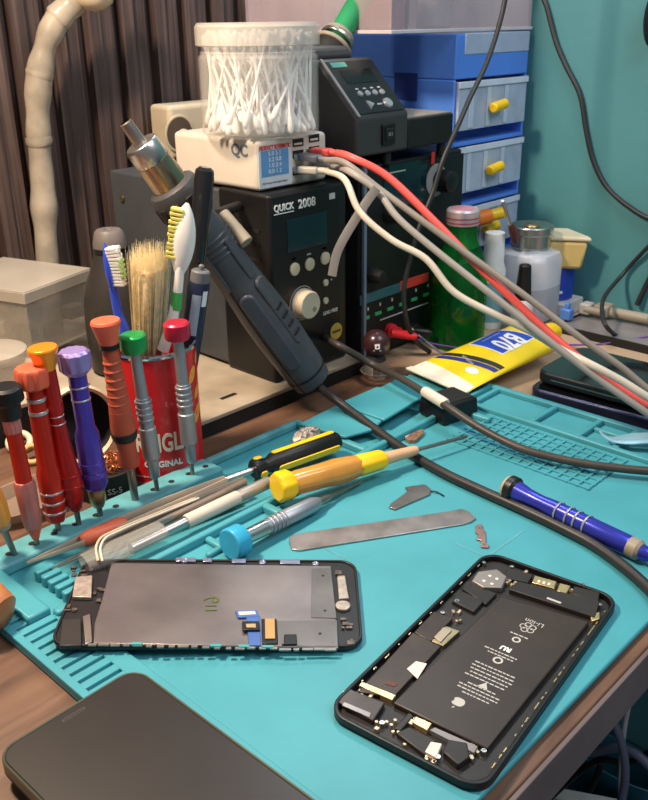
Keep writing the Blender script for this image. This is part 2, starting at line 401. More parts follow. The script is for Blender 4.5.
b = B(); b.prism(pp(ph, [(412, 720), (416.5, 715), (432, 722), (427, 729)], 9), 2, 5.7); b.build('tan_plate', GOLD, ph, bevel=.3)
b = B(); b.prism(pp(ph, [(430, 728), (435, 725.5), (478, 744.5), (474, 751)], 9), 2, 5.4); b.build('grey_flex_cable', M('grey_flex', (.22, .21, .22), .4), ph, bevel=.2)
b = B()
for k in range(64):
    x, y = random.choice([(random.uniform(390, 440), random.uniform(735, 762)), (random.uniform(404, 426), random.uniform(714, 722)), (random.uniform(374, 400), random.uniform(716, 733)), (random.uniform(468, 484), random.uniform(738, 757)), (random.uniform(360, 372), random.uniform(686, 694)),
        (random.uniform(452, 465), random.uniform(602, 622)), (random.uniform(506, 530), random.uniform(570, 585)), (random.uniform(565, 590), random.uniform(585, 592)), (random.uniform(425, 440), random.uniform(754, 762))])
    q = pp(ph, [(x, y)], 8)[0]
    if k % 2: b.lathe([(random.uniform(.7, 1.1), 2), (.8, 4.4)], Matrix.Translation((q[0], q[1], 0)), 10)
    else: b.box((q[0], q[1], 3.2), (random.uniform(1, 3), random.uniform(.8, 2), 2.3))
b.split('small_component', M('tin_gold', (.60, .45, .30), .4, .7, var=.4, scale=300), ph)
b = B()
for x, y in ((345, 692), (382, 722), (438, 756), (484, 750), (600, 604), (512, 566), (484, 562), (443, 612), (457, 600), (583, 584)):
    q = pp(ph, [(x, y)], 8)[0]; b.lathe([(1.2, 2), (1.2, 5.2), (.7, 5.2), (.6, 4.8)], Matrix.Translation((q[0], q[1], 0)), 12)
b.split('screw', STEEL, ph)
# printing on the battery
def btxt(px, py): return phm(px, py, 9.3, 5.65, PI/2)
text('lettering', 'Li-ion', 4.6, GREYT, bat, btxt(534.5, 621), .03)
b = B()
q = pp(ph, [(528, 626)], 9.3)[0]                           # interlocked circles mark
for k in range(5):
    a = k*2*PI/5+.3; cx, cy = q[0]+2.5*math.cos(a), q[1]+2.5*math.sin(a); b.ring([(cx+2*math.cos(t*PI/8), cy+2*math.sin(t*PI/8)) for t in range(16)], [(cx+1.5*math.cos(t*PI/8), cy+1.5*math.sin(t*PI/8)) for t in range(16)], 5.6, 5.68)
for (px, py, r) in ((516.5, 638, 2.3), (498, 658.5, 2.6)):
    q = pp(ph, [(px, py)], 9.3)[0]; b.ring([(q[0]+r*math.cos(t*PI/8), q[1]+r*math.sin(t*PI/8)) for t in range(16)], [(q[0]+r*.6*math.cos(t*PI/8), q[1]+r*.6*math.sin(t*PI/8)) for t in range(16)], 5.6, 5.68)
q = pp(ph, [(484, 684)], 9.3)[0]; b.prism([(q[0]+2.6, q[1]), (q[0]-1.6, q[1]+2.6), (q[0]-1.6, q[1]-2.6)][::-1], 5.6, 5.68)
# bitten round fruit mark near the lower end
q = pp(ph, [(458.5, 700)], 9.3)[0]; ap = []
for t in range(40):
    a = t*2*PI/40; r = 3.1*(1-.13*math.cos(a)**8*(1 if math.cos(a) < 0 else .9)); x, y = q[0]+r*math.cos(a), q[1]+r*math.sin(a)
    d = math.hypot(x-q[0], y-(q[1]+3.6))
    if d < 1.5: s_ = 1.5/max(d, .01); x = q[0]+(x-q[0])*s_; y = q[1]+3.6+(y-q[1]-3.6)*s_
    ap.append((x, y))
b.prism(ap, 5.6, 5.68); b.prism([(q[0]-3.4, q[1]), (q[0]-4.3, q[1]+.9), (q[0]-5.1, q[1]+.9), (q[0]-4.4, q[1]-.1)], 5.6, 5.68)
b.build('battery_mark', GREYT, bat)
text('lettering', 'RU', 4.4, WHITEM, bat, btxt(506, 647), .03, bold=.05)
b = B()                                                   # rows of print too fine to read
rows = [(519, 633.5, 10), (503, 652, 15), (501, 654.5, 13), (496, 668, 20), (493.5, 671, 21), (491, 674, 22), (488.5, 677, 20), (486, 680, 19), (482, 686.5, 14), (480, 689.5, 20), (478, 692.5, 20), (475.5, 695.5, 14)]
for px, py, wv in rows:
    q = pp(ph, [(px, py)], 9.3)[0]; v = -wv/2
    while v < wv/2:
        l = random.uniform(.9, 2.6); b.box((q[0], q[1]+v+l/2, 5.64), (.75, l, .08)); v += l+.5
b.build('fine_print', GREYT, bat)

# ================================================================== DISPLAY ASSEMBLY
C2 = (246.3, 320.6); A2 = 0.77288
mdi = Matrix.Translation((C2[0], C2[1], 6.6)) @ Matrix.Rotation(A2, 4, 'Z') @ Matrix.Rotation(math.radians(1.6), 4, 'X')
di = thing('display_assembly', mdi, 'detached phone display lying face down with grey metal back plate marked 116', 'phone display')
BZ = M('display_black', (.014, .013, .014), .4, var=.2)
PLT = M('stained_metal_plate', (.26, .225, .22), .38, .8, var=.36, scale=16)
PLT2 = M('metal_plate_plain', (.20, .18, .17), .4, .8, var=.2, scale=30)
b = B(); b.rrect(78, 159, 10, 0, 2.2); b.ring(rr(78, 159, 10), rr(75, 156, 9), 2.2, 3.2); b.build('bezel', BZ, di, bevel=.5)
def dq(L, z=8.5): return pp(di, L, z)
B().prism(dq([(112, 567.5), (331, 565.5), (338.5, 647), (94, 648), (95, 628), (102, 606)]), 2.2, 3.4).build('metal_plate', PLT, di, bevel=.3)
b = B(); b.prism(dq([(312, 569), (331, 567.5), (336.5, 618), (311, 618)]), 3.4, 3.8); b.prism(dq([(277, 622), (337, 620), (338, 646), (278, 647)]), 3.4, 3.75); b.build('raised_panel', PLT2, di, bevel=.2)
b = B()
for x, y in ((323, 576), (325, 611), (283, 646), (98, 574), (320, 634)): q = dq([(x, y)])[0]; b.lathe([(.8, 0), (.8, .2)], Matrix.Translation((q[0], q[1], 3.7)), 10)
b.build('dark_dot', BLACKM, di)
m6 = Matrix.Translation((*dq([(209.5, 608)])[0], 3.45)) @ Matrix.Rotation(math.radians(-8), 4, 'Z')
q = dq([(209.5, 608)])[0]; zd = 3.5
b = B()
for oy in (5.2, 1.6): b.tube([(q[0]-6.5, q[1]+oy-10.2+5, zd), (q[0]-0, q[1]+oy-9.6+5, zd)], .35, 6)
b.bm.clear()
def u2(px, py): p = dq([(px, py)])[0]; return Vector((p[0], p[1], 3.5))
b.tube([u2(206, 613), u2(217, 612.6)], .5, 6); b.tube([u2(205.5, 608.5), u2(216.5, 608)], .5, 6)
b.tube(smoothpath([u2(204, 603), u2(210, 600.5), u2(216, 600), u2(218.5, 602.5), u2(216, 605), u2(212.5, 603.5), u2(213, 600.8)], 4), .5, 6)
b.build('marker_number', M('olive_marker', (.10, .14, .01), .6), di)
BF = M('blue_flex', (.06, .14, .42), .35, var=.1); 
b = B(); b.prism(dq([(235, 614), (257, 613), (259.5, 619.5), (238, 621)]), 3.4, 4.6); b.prism(dq([(246, 619), (260, 618.5), (261, 648), (249, 648)]), 3.4, 4.3); bf = b.build('blue_flex_cable', BF, di, bevel=.3)
B().prism(dq([(238, 615.5), (255, 614.5), (256, 617.5), (239.5, 619)]), 4.6, 4.8).build('white_strip', WHITE, bf)
B().prism(dq([(242, 626), (259, 625.5), (260, 634.5), (243, 635)]), 4.3, 5.6).build('plug', BLACK, bf, bevel=.3)
B().prism(dq([(246, 628.5), (255.5, 628), (256, 632), (246.5, 632)], 9), 5.6, 5.9).build('gold_pad', GOLD, bf)
fx = B().prism(dq([(261.5, 621), (276.5, 620.5), (278, 645.5), (262, 646)]), 3.4, 4.2).build('black_flex_connector', BLACK, di, bevel=.4)
B().prism(dq([(265, 622), (274.5, 621.8), (275, 641.5), (265.3, 642)]), 4.2, 4.9).build('gold_pad', M('tan_gold', (.55, .33, .13), .45, .5, var=.15), fx)
B().prism(dq([(284, 637), (296.5, 636.5), (297, 646.5), (284, 647)]), 3.6, 4.8).build('small_socket', BLACK, di, bevel=.3)
b = B(); b.prism(dq([(337, 577), (345, 576), (349, 598.5), (339, 599.5)]), 2.2, 4.4); b.prism(dq([(76, 584), (93, 582), (92, 604), (73, 604)]), 2.2, 4.6)
q = dq([(343, 605)])[0]; b.lathe([(4.2, 2.2), (4.2, 4)], Matrix.Translation((q[0], q[1], 0)), 20)
b.split('sensor_bracket', M('warm_nickel', (.46, .39, .33), .45, .6, var=.25, scale=300), di, bevel=.4)
b = B()
for k in range(26):
    lx, ly = random.choice([(random.uniform(66, 98), random.uniform(572, 582)), (random.uniform(64, 80), random.uniform(608, 620)), (random.uniform(92, 104), random.uniform(584, 612)), (random.uniform(338, 352), random.uniform(615, 645)), (random.uniform(338, 346), random.uniform(568, 575))])
    q = dq([(lx, ly)])[0]; b.box((q[0], q[1], 2.7), (random.uniform(1, 3), random.uniform(1, 4), random.uniform(.6, 2)))
b.split('small_component', random.choice([M('gun_metal', (.16, .13, .11), .4, .6, var=.5, scale=300)]), di)
B().prism(dq([(63, 626), (82, 625), (82, 652), (60, 653)]), 2.2, 4.4).build('earpiece_speaker', DKP, di, bevel=.5)
b = B(); b.prism(dq([(83, 622), (91, 619), (93, 647), (86, 650)]), 2.2, 3.8); b.build('side_clip', STEELD, di, bevel=.3)
b = B()
for x0, x1 in ((176, 196), (203, 212), (232, 246), (280, 300)): b.prism(dq([(x0, 562.5), (x1, 562.2), (x1, 566), (x0, 566.2)], 7.5), 2.4, 3.8)
for x in (185, 262.5, 315.5): q = dq([(x, 564.5)], 8)[0]; b.lathe([(2, 2.2), (2, 3.9), (1.1, 3.9), (1, 3.4)], Matrix.Translation((q[0], q[1], 0)), 14)
b.split('clip_tab', M('lilac_zinc', (.42, .42, .58), .3, .8), di, bevel=.2)
b = B()
for i in range(22):
    x = 93+i*11.3; p = dq([(x, 650.5+random.uniform(-.6, .6))], 8)[0]; b.box((p[0], p[1], 3.4), (1.6, random.uniform(2.5, 6), .8), Matrix.Rotation(-A2+0.0, 4, 'Z') @ Matrix.Rotation(A2, 4, 'Z'))
b.build('edge_clip', STEELD, di)
b = B()
for x in (137, 216, 244, 268): p = dq([(x, 647.5)], 9)[0]; b.box((p[0], p[1], 3.6), (1.8, 5.5, 1))
b.split('teal_tape', M('teal_tape', (.05, .35, .36), .5), di)

# ================================================================== BLACK PHONE, near left
c5 = math.radians(1.0)
mbp = Matrix.Translation((181.5-36.5*math.cos(c5)+79*math.sin(c5), 301.5-36.5*math.sin(c5)-79*math.cos(c5), 7.2)) @ Matrix.Rotation(c5, 4, 'Z')
bp = thing('smartphone', mbp, 'large black phone in an olive edged case, screen up, nearest the camera', 'phone')
b = B(); b.rrect(74, 160, 10, 0, 1.2); b.ring(rr(74, 160, 10), rr(71.6, 157.6, 9), 1.2, 7.2); b.build('case', M('olive_tpu', (.075, .075, .045), .35), bp, bevel=.8)
B().rrect(71.4, 157.4, 8.9, 1.2, 6.6).build('body', BLACK, bp)
scr = B().rrect(71, 157, 8.8, 6.6, 7.0).build('screen', M('matte_screen', (.022, .018, .017), .36, var=.1), bp, bevel=.2)
B().rrect(11.5, 1.7, .8, 7.0, 7.1, c=(-1, 74)).build('earpiece_rim', M('earpiece_grey', (.07, .06, .055), .5), scr); B().rrect(10.6, 1.0, .5, 7.1, 7.15, c=(-1, 74)).build('earpiece_slot', BLACKM, scr)

# ================================================================== SCREWDRIVERS standing in the ridge
def driver(label, tip_px, cap_px, tip_z=9):
    p0 = at(*tip_px, tip_z); p0.z -= 3
    d0 = at(*tip_px, tip_z); p1 = near(*cap_px, d0.x, d0.y)
    ax = p1-p0; L = ax.length
    return thing('screwdriver', frame(p0, ax, RT), label, 'screwdriver'), L
K = 1.57                                                  # image scale at the ridge, pixels per millimetre
def flut(n, d): return lambda a, z: 1 - d*(.5+.5*math.cos(n*a))
def parts(root, L, spec):
    """spec: (part name, material, [(fraction from cap 0..1, radius px)...], flute)"""
    for name, m_, prof, fl in spec:
        pr = [(max(r/K, .05), L*(1-f)) for f, r in prof][::-1]
        B().lathe(pr, None, 36 if fl else 24, mod=fl).build(name, m_, root, bevel=.25)
d, L = driver('orange screwdriver cut off by the left edge of the picture, first in the mat ridge', (17, 557), (-62, 380))
parts(d, L, [('cap', YEL, [(0, 11), (.05, 13), (.1, 9)], None), ('handle', AMBER, [(.08, 8), (.3, 8), (.5, 11), (.68, 12), (.76, 10), (.78, 8)], flut(6, .12)), ('collar', TANG, [(.77, 8), (.80, 7.5), (.81, 4)], None), ('blade', STEELD, [(.8, 3.2), (1, 2.6)], None)])
d, L = driver('red screwdriver with a black swivel cap and a knurled faded grip', (38, 547), (4, 386))
parts(d, L, [('cap', BLACK, [(0, 12), (.015, 15), (.08, 15), (.1, 11), (.18, 9.5)], None), ('knurled_collar', PINKR, [(.17, 8), (.26, 8)], flut(24, .12)), ('handle', RED, [(.25, 7), (.56, 7.5)], None),
    ('grip', PINKR, [(.55, 9), (.57, 10), (.8, 9), (.84, 8)], flut(26, .1)), ('tip_cone', SALMON, [(.84, 7), (.86, 6.5), (.92, 3)], None), ('blade', STEELD, [(.91, 2.6), (1, 2.2)], None)])
d, L = driver('bright red screwdriver with a fluted cap and silver bands, leaning left of the purple one', (59, 533), (31, 367))
parts(d, L, [('cap', SALMON, [(0, 14.5), (.015, 16), (.1, 15.5), (.12, 9)], flut(10, .13)), ('handle', RED, [(.11, 8), (.54, 9.5), (.6, 11.8), (.84, 11), (.89, 8.5), (.905, 4)], flut(8, .05)),
    ('band', SILV, [(.165, 8.7), (.185, 8.7)], None), ('band', SILV, [(.235, 9), (.255, 9)], None), ('ring', SILV, [(.70, 11.9), (.712, 11.9)], flut(12, .04)), ('ring', SILV, [(.76, 11.7), (.772, 11.7)], flut(12, .04)), ('ring', SILV, [(.82, 11.5), (.832, 11.5)], flut(12, .04)), ('blade', STEELD, [(.90, 3), (1, 2.5)], None)])
d, L = driver('slim red screwdriver with a flared orange cap, behind the silver banded one', (80, 527), (42, 347))
parts(d, L, [('cap', ORANGE, [(0, 13), (.012, 14), (.04, 12), (.1, 8.5), (.12, 7.6)], None), ('handle', REDD, [(.11, 8), (.32, 8), (.35, 6.6), (.37, 6.6), (.5, 8), (.64, 10.5), (.7, 11.5), (.8, 10), (.86, 7), (.88, 4)], None),
    ('ring', SILV, [(.345, 7.2), (.352, 7.2)], None), ('ring', SILV, [(.385, 7.2), (.392, 7.2)], None), ('ring', REDD, [(.66, 11.9), (.675, 11.9)], None), ('ring', REDD, [(.72, 12.0), (.735, 12.0)], None), ('blade', STEELD, [(.87, 3), (1, 2.4)], None)])
d, L = driver('purple screwdriver with a scalloped lilac cap and brass bit holder', (101, 518), (73, 350))
parts(d, L, [('cap', LILAC, [(0, 12.5), (.015, 15.5), (.1, 15.5), (.13, 10)], flut(10, .12)), ('handle', PURP, [(.12, 8.6), (.42, 8.8), (.46, 11.5), (.76, 13), (.78, 11)], flut(10, .05)),
    ('band', SILV, [(.19, 9.2), (.2, 9.2)], None), ('band', SILV, [(.26, 9.2), (.27, 9.2)], None), ('ring', PURP, [(.62, 12.7), (.65, 12.7)], flut(10, .03)), ('ring', PURP, [(.68, 13.1), (.71, 13.1)], flut(10, .03)),
    ('bit_holder', BRASS, [(.77, 5), (.785, 7.5), (.80, 8.5), (.86, 8.5), (.9, 5.5), (.91, 3)], flut(30, .05)), ('blade', STEELD, [(.9, 3), (1, 2.6)], None)])
d, L = driver('red brown rubber gripped screwdriver with a flared top and black rings', (136, 502), (105, 320))
parts(d, L, [('cap', SALMON, [(0, 13.5), (.012, 14.5), (.05, 12.5), (.12, 9)], None), ('neck_ring', BLACK, [(.115, 9.6), (.14, 9.6)], None), ('handle', RUBRED, [(.13, 7.5), (.25, 8.6), (.42, 10.5), (.55, 12.6), (.6, 11.6), (.66, 9.2), (.74, 11), (.765, 10), (.775, 5)], None),
    ('lower_ring', BLACK, [(.575, 12.9), (.60, 12.9), (.62, 11.4)], None), ('blade', STEELD, [(.77, 4.4), (.9, 4), (1, 3.6)], None)])
rb_ = bpy.data.objects[-1] if False else d
for k in range(8):
    f = .2+k*.042
    B().lathe([(8.2/K+k*.22, L*(1-f)), (9.3/K+k*.22, L*(1-f)-1.2), (8.2/K+k*.22, L*(1-f)-2.4)], None, 20).build('grip_rib', RUBRED, d)
for lab, tip, cap, cm_ in (('slim silver screwdriver with a green swivel cap, in front of the red can', (158, 493), (132, 334), GREENC), ('slim silver screwdriver with a crimson swivel cap, in front of the red can', (193, 477), (176, 322), CRIM)):
    d, L = driver(lab, tip, cap)
    parts(d, L, [('cap', cm_, [(0, 11.5), (.01, 13.8), (.08, 13.8), (.1, 12)], flut(40, .03)), ('shaft', ALU, [(.095, 5.5), (.38, 6)], None), ('grip', ALU, [(.37, 7), (.55, 7.4), (.555, 9), (.74, 9), (.75, 6.4), (.86, 5.4), (.88, 3)], flut(6, .03)),
        ('blade', STEELD, [(.87, 2.6), (1, 2.1)], None)])
    for k in range(4): B().lathe([(8.6/K, L*(1-.385-k*.036)), (8.6/K, L*(1-.40-k*.036))], None, 20).build('grip_ring', ALU, d, bevel=.3)

# ================================================================== RED CRISPS CAN
cr = 30.0; cx, cy = stand(165, 486, cr); ch = near(160.5, 341, cx, cy).z
can = thing('crisps_can', Matrix.Translation((cx, cy, 0)) @ Matrix.Rotation(math.atan2(-cy, -cx), 4, 'Z'), 'red crisps can holding brushes, standing behind the mat', 'can')
CANR = M('red_printed_card', (.62, .012, .018), .32, var=.08, coat=.3)
b = B(); b.lathe([(cr, 1), (cr, ch-2), (cr-1, ch-2), (cr-1, 3), (.1, 3)], None, 56, close=False); b.build('tube', CANR, can)
b = B(); b.lathe([(cr+.2, ch-3), (cr+.9, ch-1.5), (cr+.6, ch), (cr-.9, ch), (cr-1, ch-3)], None, 56, close=False); b.build('top_rim', CHROME, can)
b = B(); b.lathe([(.1, .5), (cr-1, .5), (cr+.7, 0), (cr+.8, 2), (cr+.1, 2.6)], None, 56, close=False); b.build('bottom_rim', STEEL, can)
def wrapc(z0, a0=0.0, r=cr+.15):
    def f(p): a = a0 + p.x/r; return (( r+p.z*.5)*math.cos(a), (r+p.z*.5)*math.sin(a), z0+p.y)
    return f
text('brand_lettering', 'PRINGLES', 19, M('cream_print', (.85, .76, .60), .5), can, I4, .2, bold=.025, warp=wrapc(ch*.335, .02), xs=.60)
text('lettering', 'ORIGINAL', 6.2, WHITEM, can, I4, .2, bold=.03, warp=wrapc(ch*.175, .02), xs=.95)
b = B(); a = -.75
while a < .8:
    da = random.uniform(.02, .07); b.faces([((cr+.25)*math.cos(q_), (cr+.25)*math.sin(q_), z_) for q_, z_ in ((a, 7), (a+da, 7), (a+da, 8.2), (a, 8.2))], [(0, 1, 2, 3)]); a += da+.02
b.build('fine_print', GREYT, can, smooth=0)
for a0, z0, s_ in ((.95, ch-22, 1), (1.1, ch-36, .8), (1.05, ch-52, 1.1), (1.25, ch-12, .7)):
    b = B(); pts = [(2+6*math.cos(t), 0+3.4*math.sin(t)+t*0) for t in [i*PI/8 for i in range(16)]]
    vs = []
    for x, y in pts:
        a = a0 + (x*.7-y*.5)*s_/cr; vs.append(((cr+.3)*math.cos(a), (cr+.3)*math.sin(a), z0+(x*.8+y)*s_))
    b.faces(vs, [tuple(range(16))]); b.build('printed_crisp', M('crisp_yellow', (.78, .33, .04), .5), can)

def stick(name, lab, cat, px0, z0off, px1, depthxy, group=None):
    """a long tool from a point inside the can to a pixel above it, standing at depthxy"""
    a = Vector((depthxy[0], depthxy[1], 5)); t = near(*px1, *depthxy); a2 = near(*px0, *depthxy)
    ax = t-a2; return thing(name, frame(a2, ax, -fwd), lab, cat), ax.length, t
# paint brush
r, L, _ = stick('paint_brush', 'stubby paint brush with pale splayed bristles standing in the red can', 'brush', (149, 385), 0, (150, 246), (cx-6, cy+4))
B().lathe([(6, -50), (8, -6), (13, 0), (14, 10)], None, 24, sy=.6).build('handle', BLACK, r)
B().lathe([(13.5, 0), (15, 14), (14.5, 20)], None, 28, sy=.6).build('ferrule', STEELD, r, bevel=.4)
b = B()
BR = M('pale_bristle', (.98, .86, .60), .7, var=.18, scale=200, sub=.0)
B().lathe([(13, 12), (17, L*.4), (21, L*.8), (18, L*.86), (.1, L*.88)], None, 24, sy=.5).build('bristle_core', M('pale_bristle_core', (.80, .63, .36), .8, var=.25, scale=300), r)
for i in range(1400):
    a = random.uniform(0, 2*PI); q = math.sqrt(random.random()); x, y = q*15.5*math.cos(a), q*9*math.sin(a); k = random.uniform(1.2, 1.65)+(.2 if random.random() < .06 else 0); h_ = L*random.uniform(.84, 1.02)
    p0 = Vector((x, y, 12)); p1 = Vector((x*k+random.uniform(-2, 2), y*k, h_)); m_ = (p0+p1)/2+Vector((x*.08, 0, 0)); w_ = .38
    b.faces([p0+Vector((-w_, 0, 0)), p0+Vector((w_, 0, 0)), m_+Vector((w_, 0, 0)), m_+Vector((-w_, 0, 0)), p1+Vector((w_*.5, 0, 0)), p1+Vector((-w_*.5, 0, 0))], [(0, 1, 2, 3), (3, 2, 4, 5)])
for i in range(16):
    s_ = random.choice((-1, -1, 1)); z = random.uniform(24, 62); b.tube([(s_*10, -4, z), (s_*random.uniform(26, 36), random.uniform(-4, 4), z+random.uniform(4, 26))], .3, 4)
tag(b.build('bristles', BR, r, smooth=0), None, kind='stuff')

def toothbrush(lab, px_base, px_neck, px_head, xy, body, brm, br2, side, wide=9.5, hl=None, face=None):
    p0, p1, p2 = near(*px_base, *xy), near(*px_neck, *xy), near(*px_head, *xy)
    ax = p2-p1; r = thing('toothbrush', frame(p1, ax, RT), lab, 'toothbrush'); HL = ax.length
    q0 = local(r, [p0])[0]
    b = B(); b.tube(smoothpath([q0, q0*.5+Vector((1, 0, 0)), Vector((0, 0, 0)), Vector((0, 0, HL*.35))], 6), lambda t: 4.2-1.3*t, 12); b.build('handle', body, r)
    prof = []
    for i in range(17):
        t = i/16; z = HL*.2+t*HL*.8; wdt = max(wide/2*math.sin(PI*min(.99, t))**.6, 2.8*(1-t)); prof.append((max(wdt, .3), z))
    B().lathe(prof, None, 24, sx=face[0], sy=face[1]).build('head', body, r, smooth=60)
    b = B(); dx = Vector(side)
    for i in range(12):
        for j in (-1, 0, 1):
            z = HL*.42+i*HL*.045; o = Vector((dx.y*j*2.2, -dx.x*j*2.2+0, z)) if False else Vector((-dx.y*j*2.2, dx.x*j*2.2, z))
            b.tube([o+dx*1.5, o+dx*(9.5+random.uniform(-.6, .6))+Vector((0, 0, random.uniform(-.6, 1)))], 1.25, 6)
    b.build('bristles', brm, r)
    if br2:
        b = B()
        for i in range(4):
            for j in (-1, 0, 1):
                z = HL*.54+i*HL*.07; o = Vector((-dx.y*j*2.2, dx.x*j*2.2, z)); b.tube([o+dx*3, o+dx*10.6], 1.15, 6)
        b.build('coloured_bristles', br2, r)
    return r, HL
WB = M('white_brush_plastic', (.80, .78, .74), .35)
tb, HL = toothbrush('white toothbrush with green stripe and worn yellow bristles, tallest brush in the can', (163, 350), (177, 296), (187, 203), (cx-2, cy-14), WB, M('yellow_bristle', (.68, .58, .13), .6, var=.2), None, (-1, 0, 0), wide=17.5, face=(.92, .5))
B().lathe([(3.9, -9), (3.8, -5), (3.4, 3)], None, 14).build('green_band', M('green_stripe', (.05, .38, .08), .4), tb)
b = B()
for i in range(4): b.ring([(0+(4.2-i*.9)*math.cos(t*PI/12)*.55, (4.2-i*.9)*math.sin(t*PI/12)) for t in range(24)], [(0+(3.9-i*.9)*math.cos(t*PI/12)*.55, (3.9-i*.9)*math.sin(t*PI/12)) for t in range(24)], 0, .4)
b.bm.clear()
tb2, HL = toothbrush('blue toothbrush with white and green bristles at the left of the can', (126, 340), (118, 312), (104, 243), (cx-20, cy+8), M('blue_brush_plastic', (.03, .08, .62), .35), M('white_bristle', (.78, .74, .70), .6), M('green_bristle', (.30, .50, .14), .6), (.95, -.3, 0), wide=11, face=(.5, 1))
# black long handle and dark marker in the can
r, L, _ = stick('file_handle', 'long glossy black tool handle standing upright behind the white toothbrush', 'tool', (194, 300), 0, (205, 167), (cx+14, cy+15))
B().lathe([(5.2, -40), (5.4, 0), (6.2, L*.45), (6.9, L-8), (6.2, L-2), (3.8, L)], None, 24).build('handle', M('gloss_black', (.012, .011, .012), .2, coat=.6), r)
r, L, _ = stick('marker_bottle', 'dark navy marker with grey cap and pale label at the right side of the can', 'marker', (192, 335), 0, (201, 270), (cx+18, cy-2))
B().lathe([(6.8, -35), (7.4, 0), (7.6, L-10), (6.8, L-8)], None, 28).build('body', M('navy_plastic', (.015, .02, .05), .3), r)
B().lathe([(6.8, L-8), (6.6, L-1), (5.6, L), (2.0, L+.2), (2, L+3), (1, L+4)], None, 24).build('cap', M('slate_cap', (.13, .13, .14), .45), r)
def wl(p): a = p.x/7.7; return (7.75*math.sin(a), 7.75*math.cos(a)*1, p.y)
def labelpatch(r0, z0, z1, a0, a1, m_, par, name='label', n=12):
    b = B(); vs = []; 
    for i in range(n+1):
        a = a0+(a1-a0)*i/n; vs += [(r0*math.cos(a), r0*math.sin(a), z0), (r0*math.cos(a), r0*math.sin(a), z1)]
    return b.faces(vs, [(2*i, 2*i+2, 2*i+3, 2*i+1) for i in range(n)]).build(name, m_, par)
labelpatch(7.72, 2, L-16, -.3, .55, M('label_blue_grey', (.30, .34, .42), .5), r); labelpatch(7.72, L-24, L-13, .65, 1.2, M('label_white', (.72, .72, .74), .5), r)

# ================================================================== TIP CLEANER behind the purple driver
tcx, tcy = 286, 482; wz = near(114, 464, tcx, tcy).z-22
tc_ = thing('tip_cleaner', (tcx, tcy, 0), 'soldering tip cleaner, black cup of copper wool under a cream rimmed black hood', 'tip cleaner')
B().lathe([(19, 0), (20, 1), (20, 22+wz), (18.5, 22.4+wz), (18, 20+wz), (.1, 20+wz)], None, 40, close=False).build('cup', BLACKM, tc_)
b = B()
for i in range(130):
    a = random.uniform(0, 2*PI); q = math.sqrt(random.random())*15; c_ = Vector((q*math.cos(a), q*math.sin(a), 22+wz+random.uniform(-2, 3)))
    n_ = Vector((random.uniform(-1, 1), random.uniform(-1, 1), random.uniform(-1, 1))).normalized(); m_ = frame(c_, n_); rr_ = random.uniform(2, 4)
    b.tube([m_ @ Vector((rr_*math.cos(t), rr_*math.sin(t), t*.3)) for t in [k*.5 for k in range(9)]], .35, 4)
tag(b.build('copper_wool', COPPER, tc_), None, kind='stuff')
mh = Matrix.Translation((6, 8, 0)) @ Matrix.Rotation(math.radians(0), 4, 'Z')
hm = frame((-2, 26, 44), (-.10, -1, .22))
b = B(); b.lathe([(27, -2), (28, 4), (26, 7), (24, 5)], hm, 40, close=False); b.build('hood_rim', CREAM, tc_)
b = B(); b.lathe([(.1, -26), (12, -24), (21, -16), (26.5, -3)], hm, 40, close=False); b.build('hood_shell', CREAM, tc_)
b = B(); b.lathe([(.1, -22), (14, -18), (22, -6), (24, 5)], hm, 40, close=False); b.build('hood_lining', BLACKM, tc_)
av = math.atan2(-tcy, -tcx)
def wt(p): a = av+.22+p.x/20; return ((20+p.z)*math.cos(a), (20+p.z)*math.sin(a), 11+wz+p.y)
text('lettering', 'SS-5', 6, GREYT, tc_, I4, .1, warp=wt)

# ================================================================== BLACK AND GREY STATION (QUICK)
qx0, qx1, qy, qz0, qz1 = 474, 565, 510, 15, 174
q = thing('soldering_station', (520, 620, qz0), 'black soldering station with big cream dial and small screen, on the riser shelf', 'soldering station')
def QL(x, y, z): return Vector((x-520, y-620, z-qz0))
b = B(); b.box(QL((qx0+qx1)/2, 635, (qz0+2+qz1-1)/2), (qx1-qx0-3, 190, qz1-qz0-5)); b.build('body', GREYP, q, bevel=2)
b = B(); b.box(QL((qx0+qx1)/2, 541, (qz0+qz1)/2), (qx1-qx0, 62, qz1-qz0)); b.build('front_bezel', BLACK, q, bevel=3, seg=3)
for k in range(9): B().box(QL(qx0-.2, 532, 48+k*12), (1, 20, 3)).build('vent_slot', BLACKM, q)
for z in (40, 148): B().lathe([(3.2, 0), (3, 1.4), (1, 1.6)], frame(QL(474.8, 712, z), (-1, 0, 0)), 14).build('screw', BRASS, q)
def QF(px, py, off=0): v = onY(px, py, qy-off); return QL(v.x, v.y, v.z)
def rotx(p): return Matrix.Translation(p) @ Matrix.Rotation(PI/2, 4, 'X')
BE = BLACKM
b = B(); b.box(QF(308, 290, .2)+Vector((0, 0, 2)), (80, .6, 140)); b.build('front_panel', M('panel_black', (.004, .004, .006), .42), q, bevel=.3)
SCR = M('dark_lcd', (.003, .022, .030), .12, coat=.3)
s0 = (QF(287, 242, .5)+QF(327, 222, .5))/2
b = B(); b.box(s0, (47, 1, 27)); b.build('screen', SCR, q, bevel=.3)
text('brand_lettering', 'QUICK', 7.6, WHITEM, q, rotx(QF(284, 207.5, .8)), .2, bold=.022, xs=.92)
text('brand_lettering', '2008', 10, WHITEM, q, rotx(QF(307, 203, .8)), .2, bold=.018, xs=1.0)
B().box(QF(284, 213, .6), (22, .3, .7)).build('underline', WHITEM, q)
B().box(QF(332, 196, .4), (7, .4, 5)).build('pale_mark', GREYT, q)
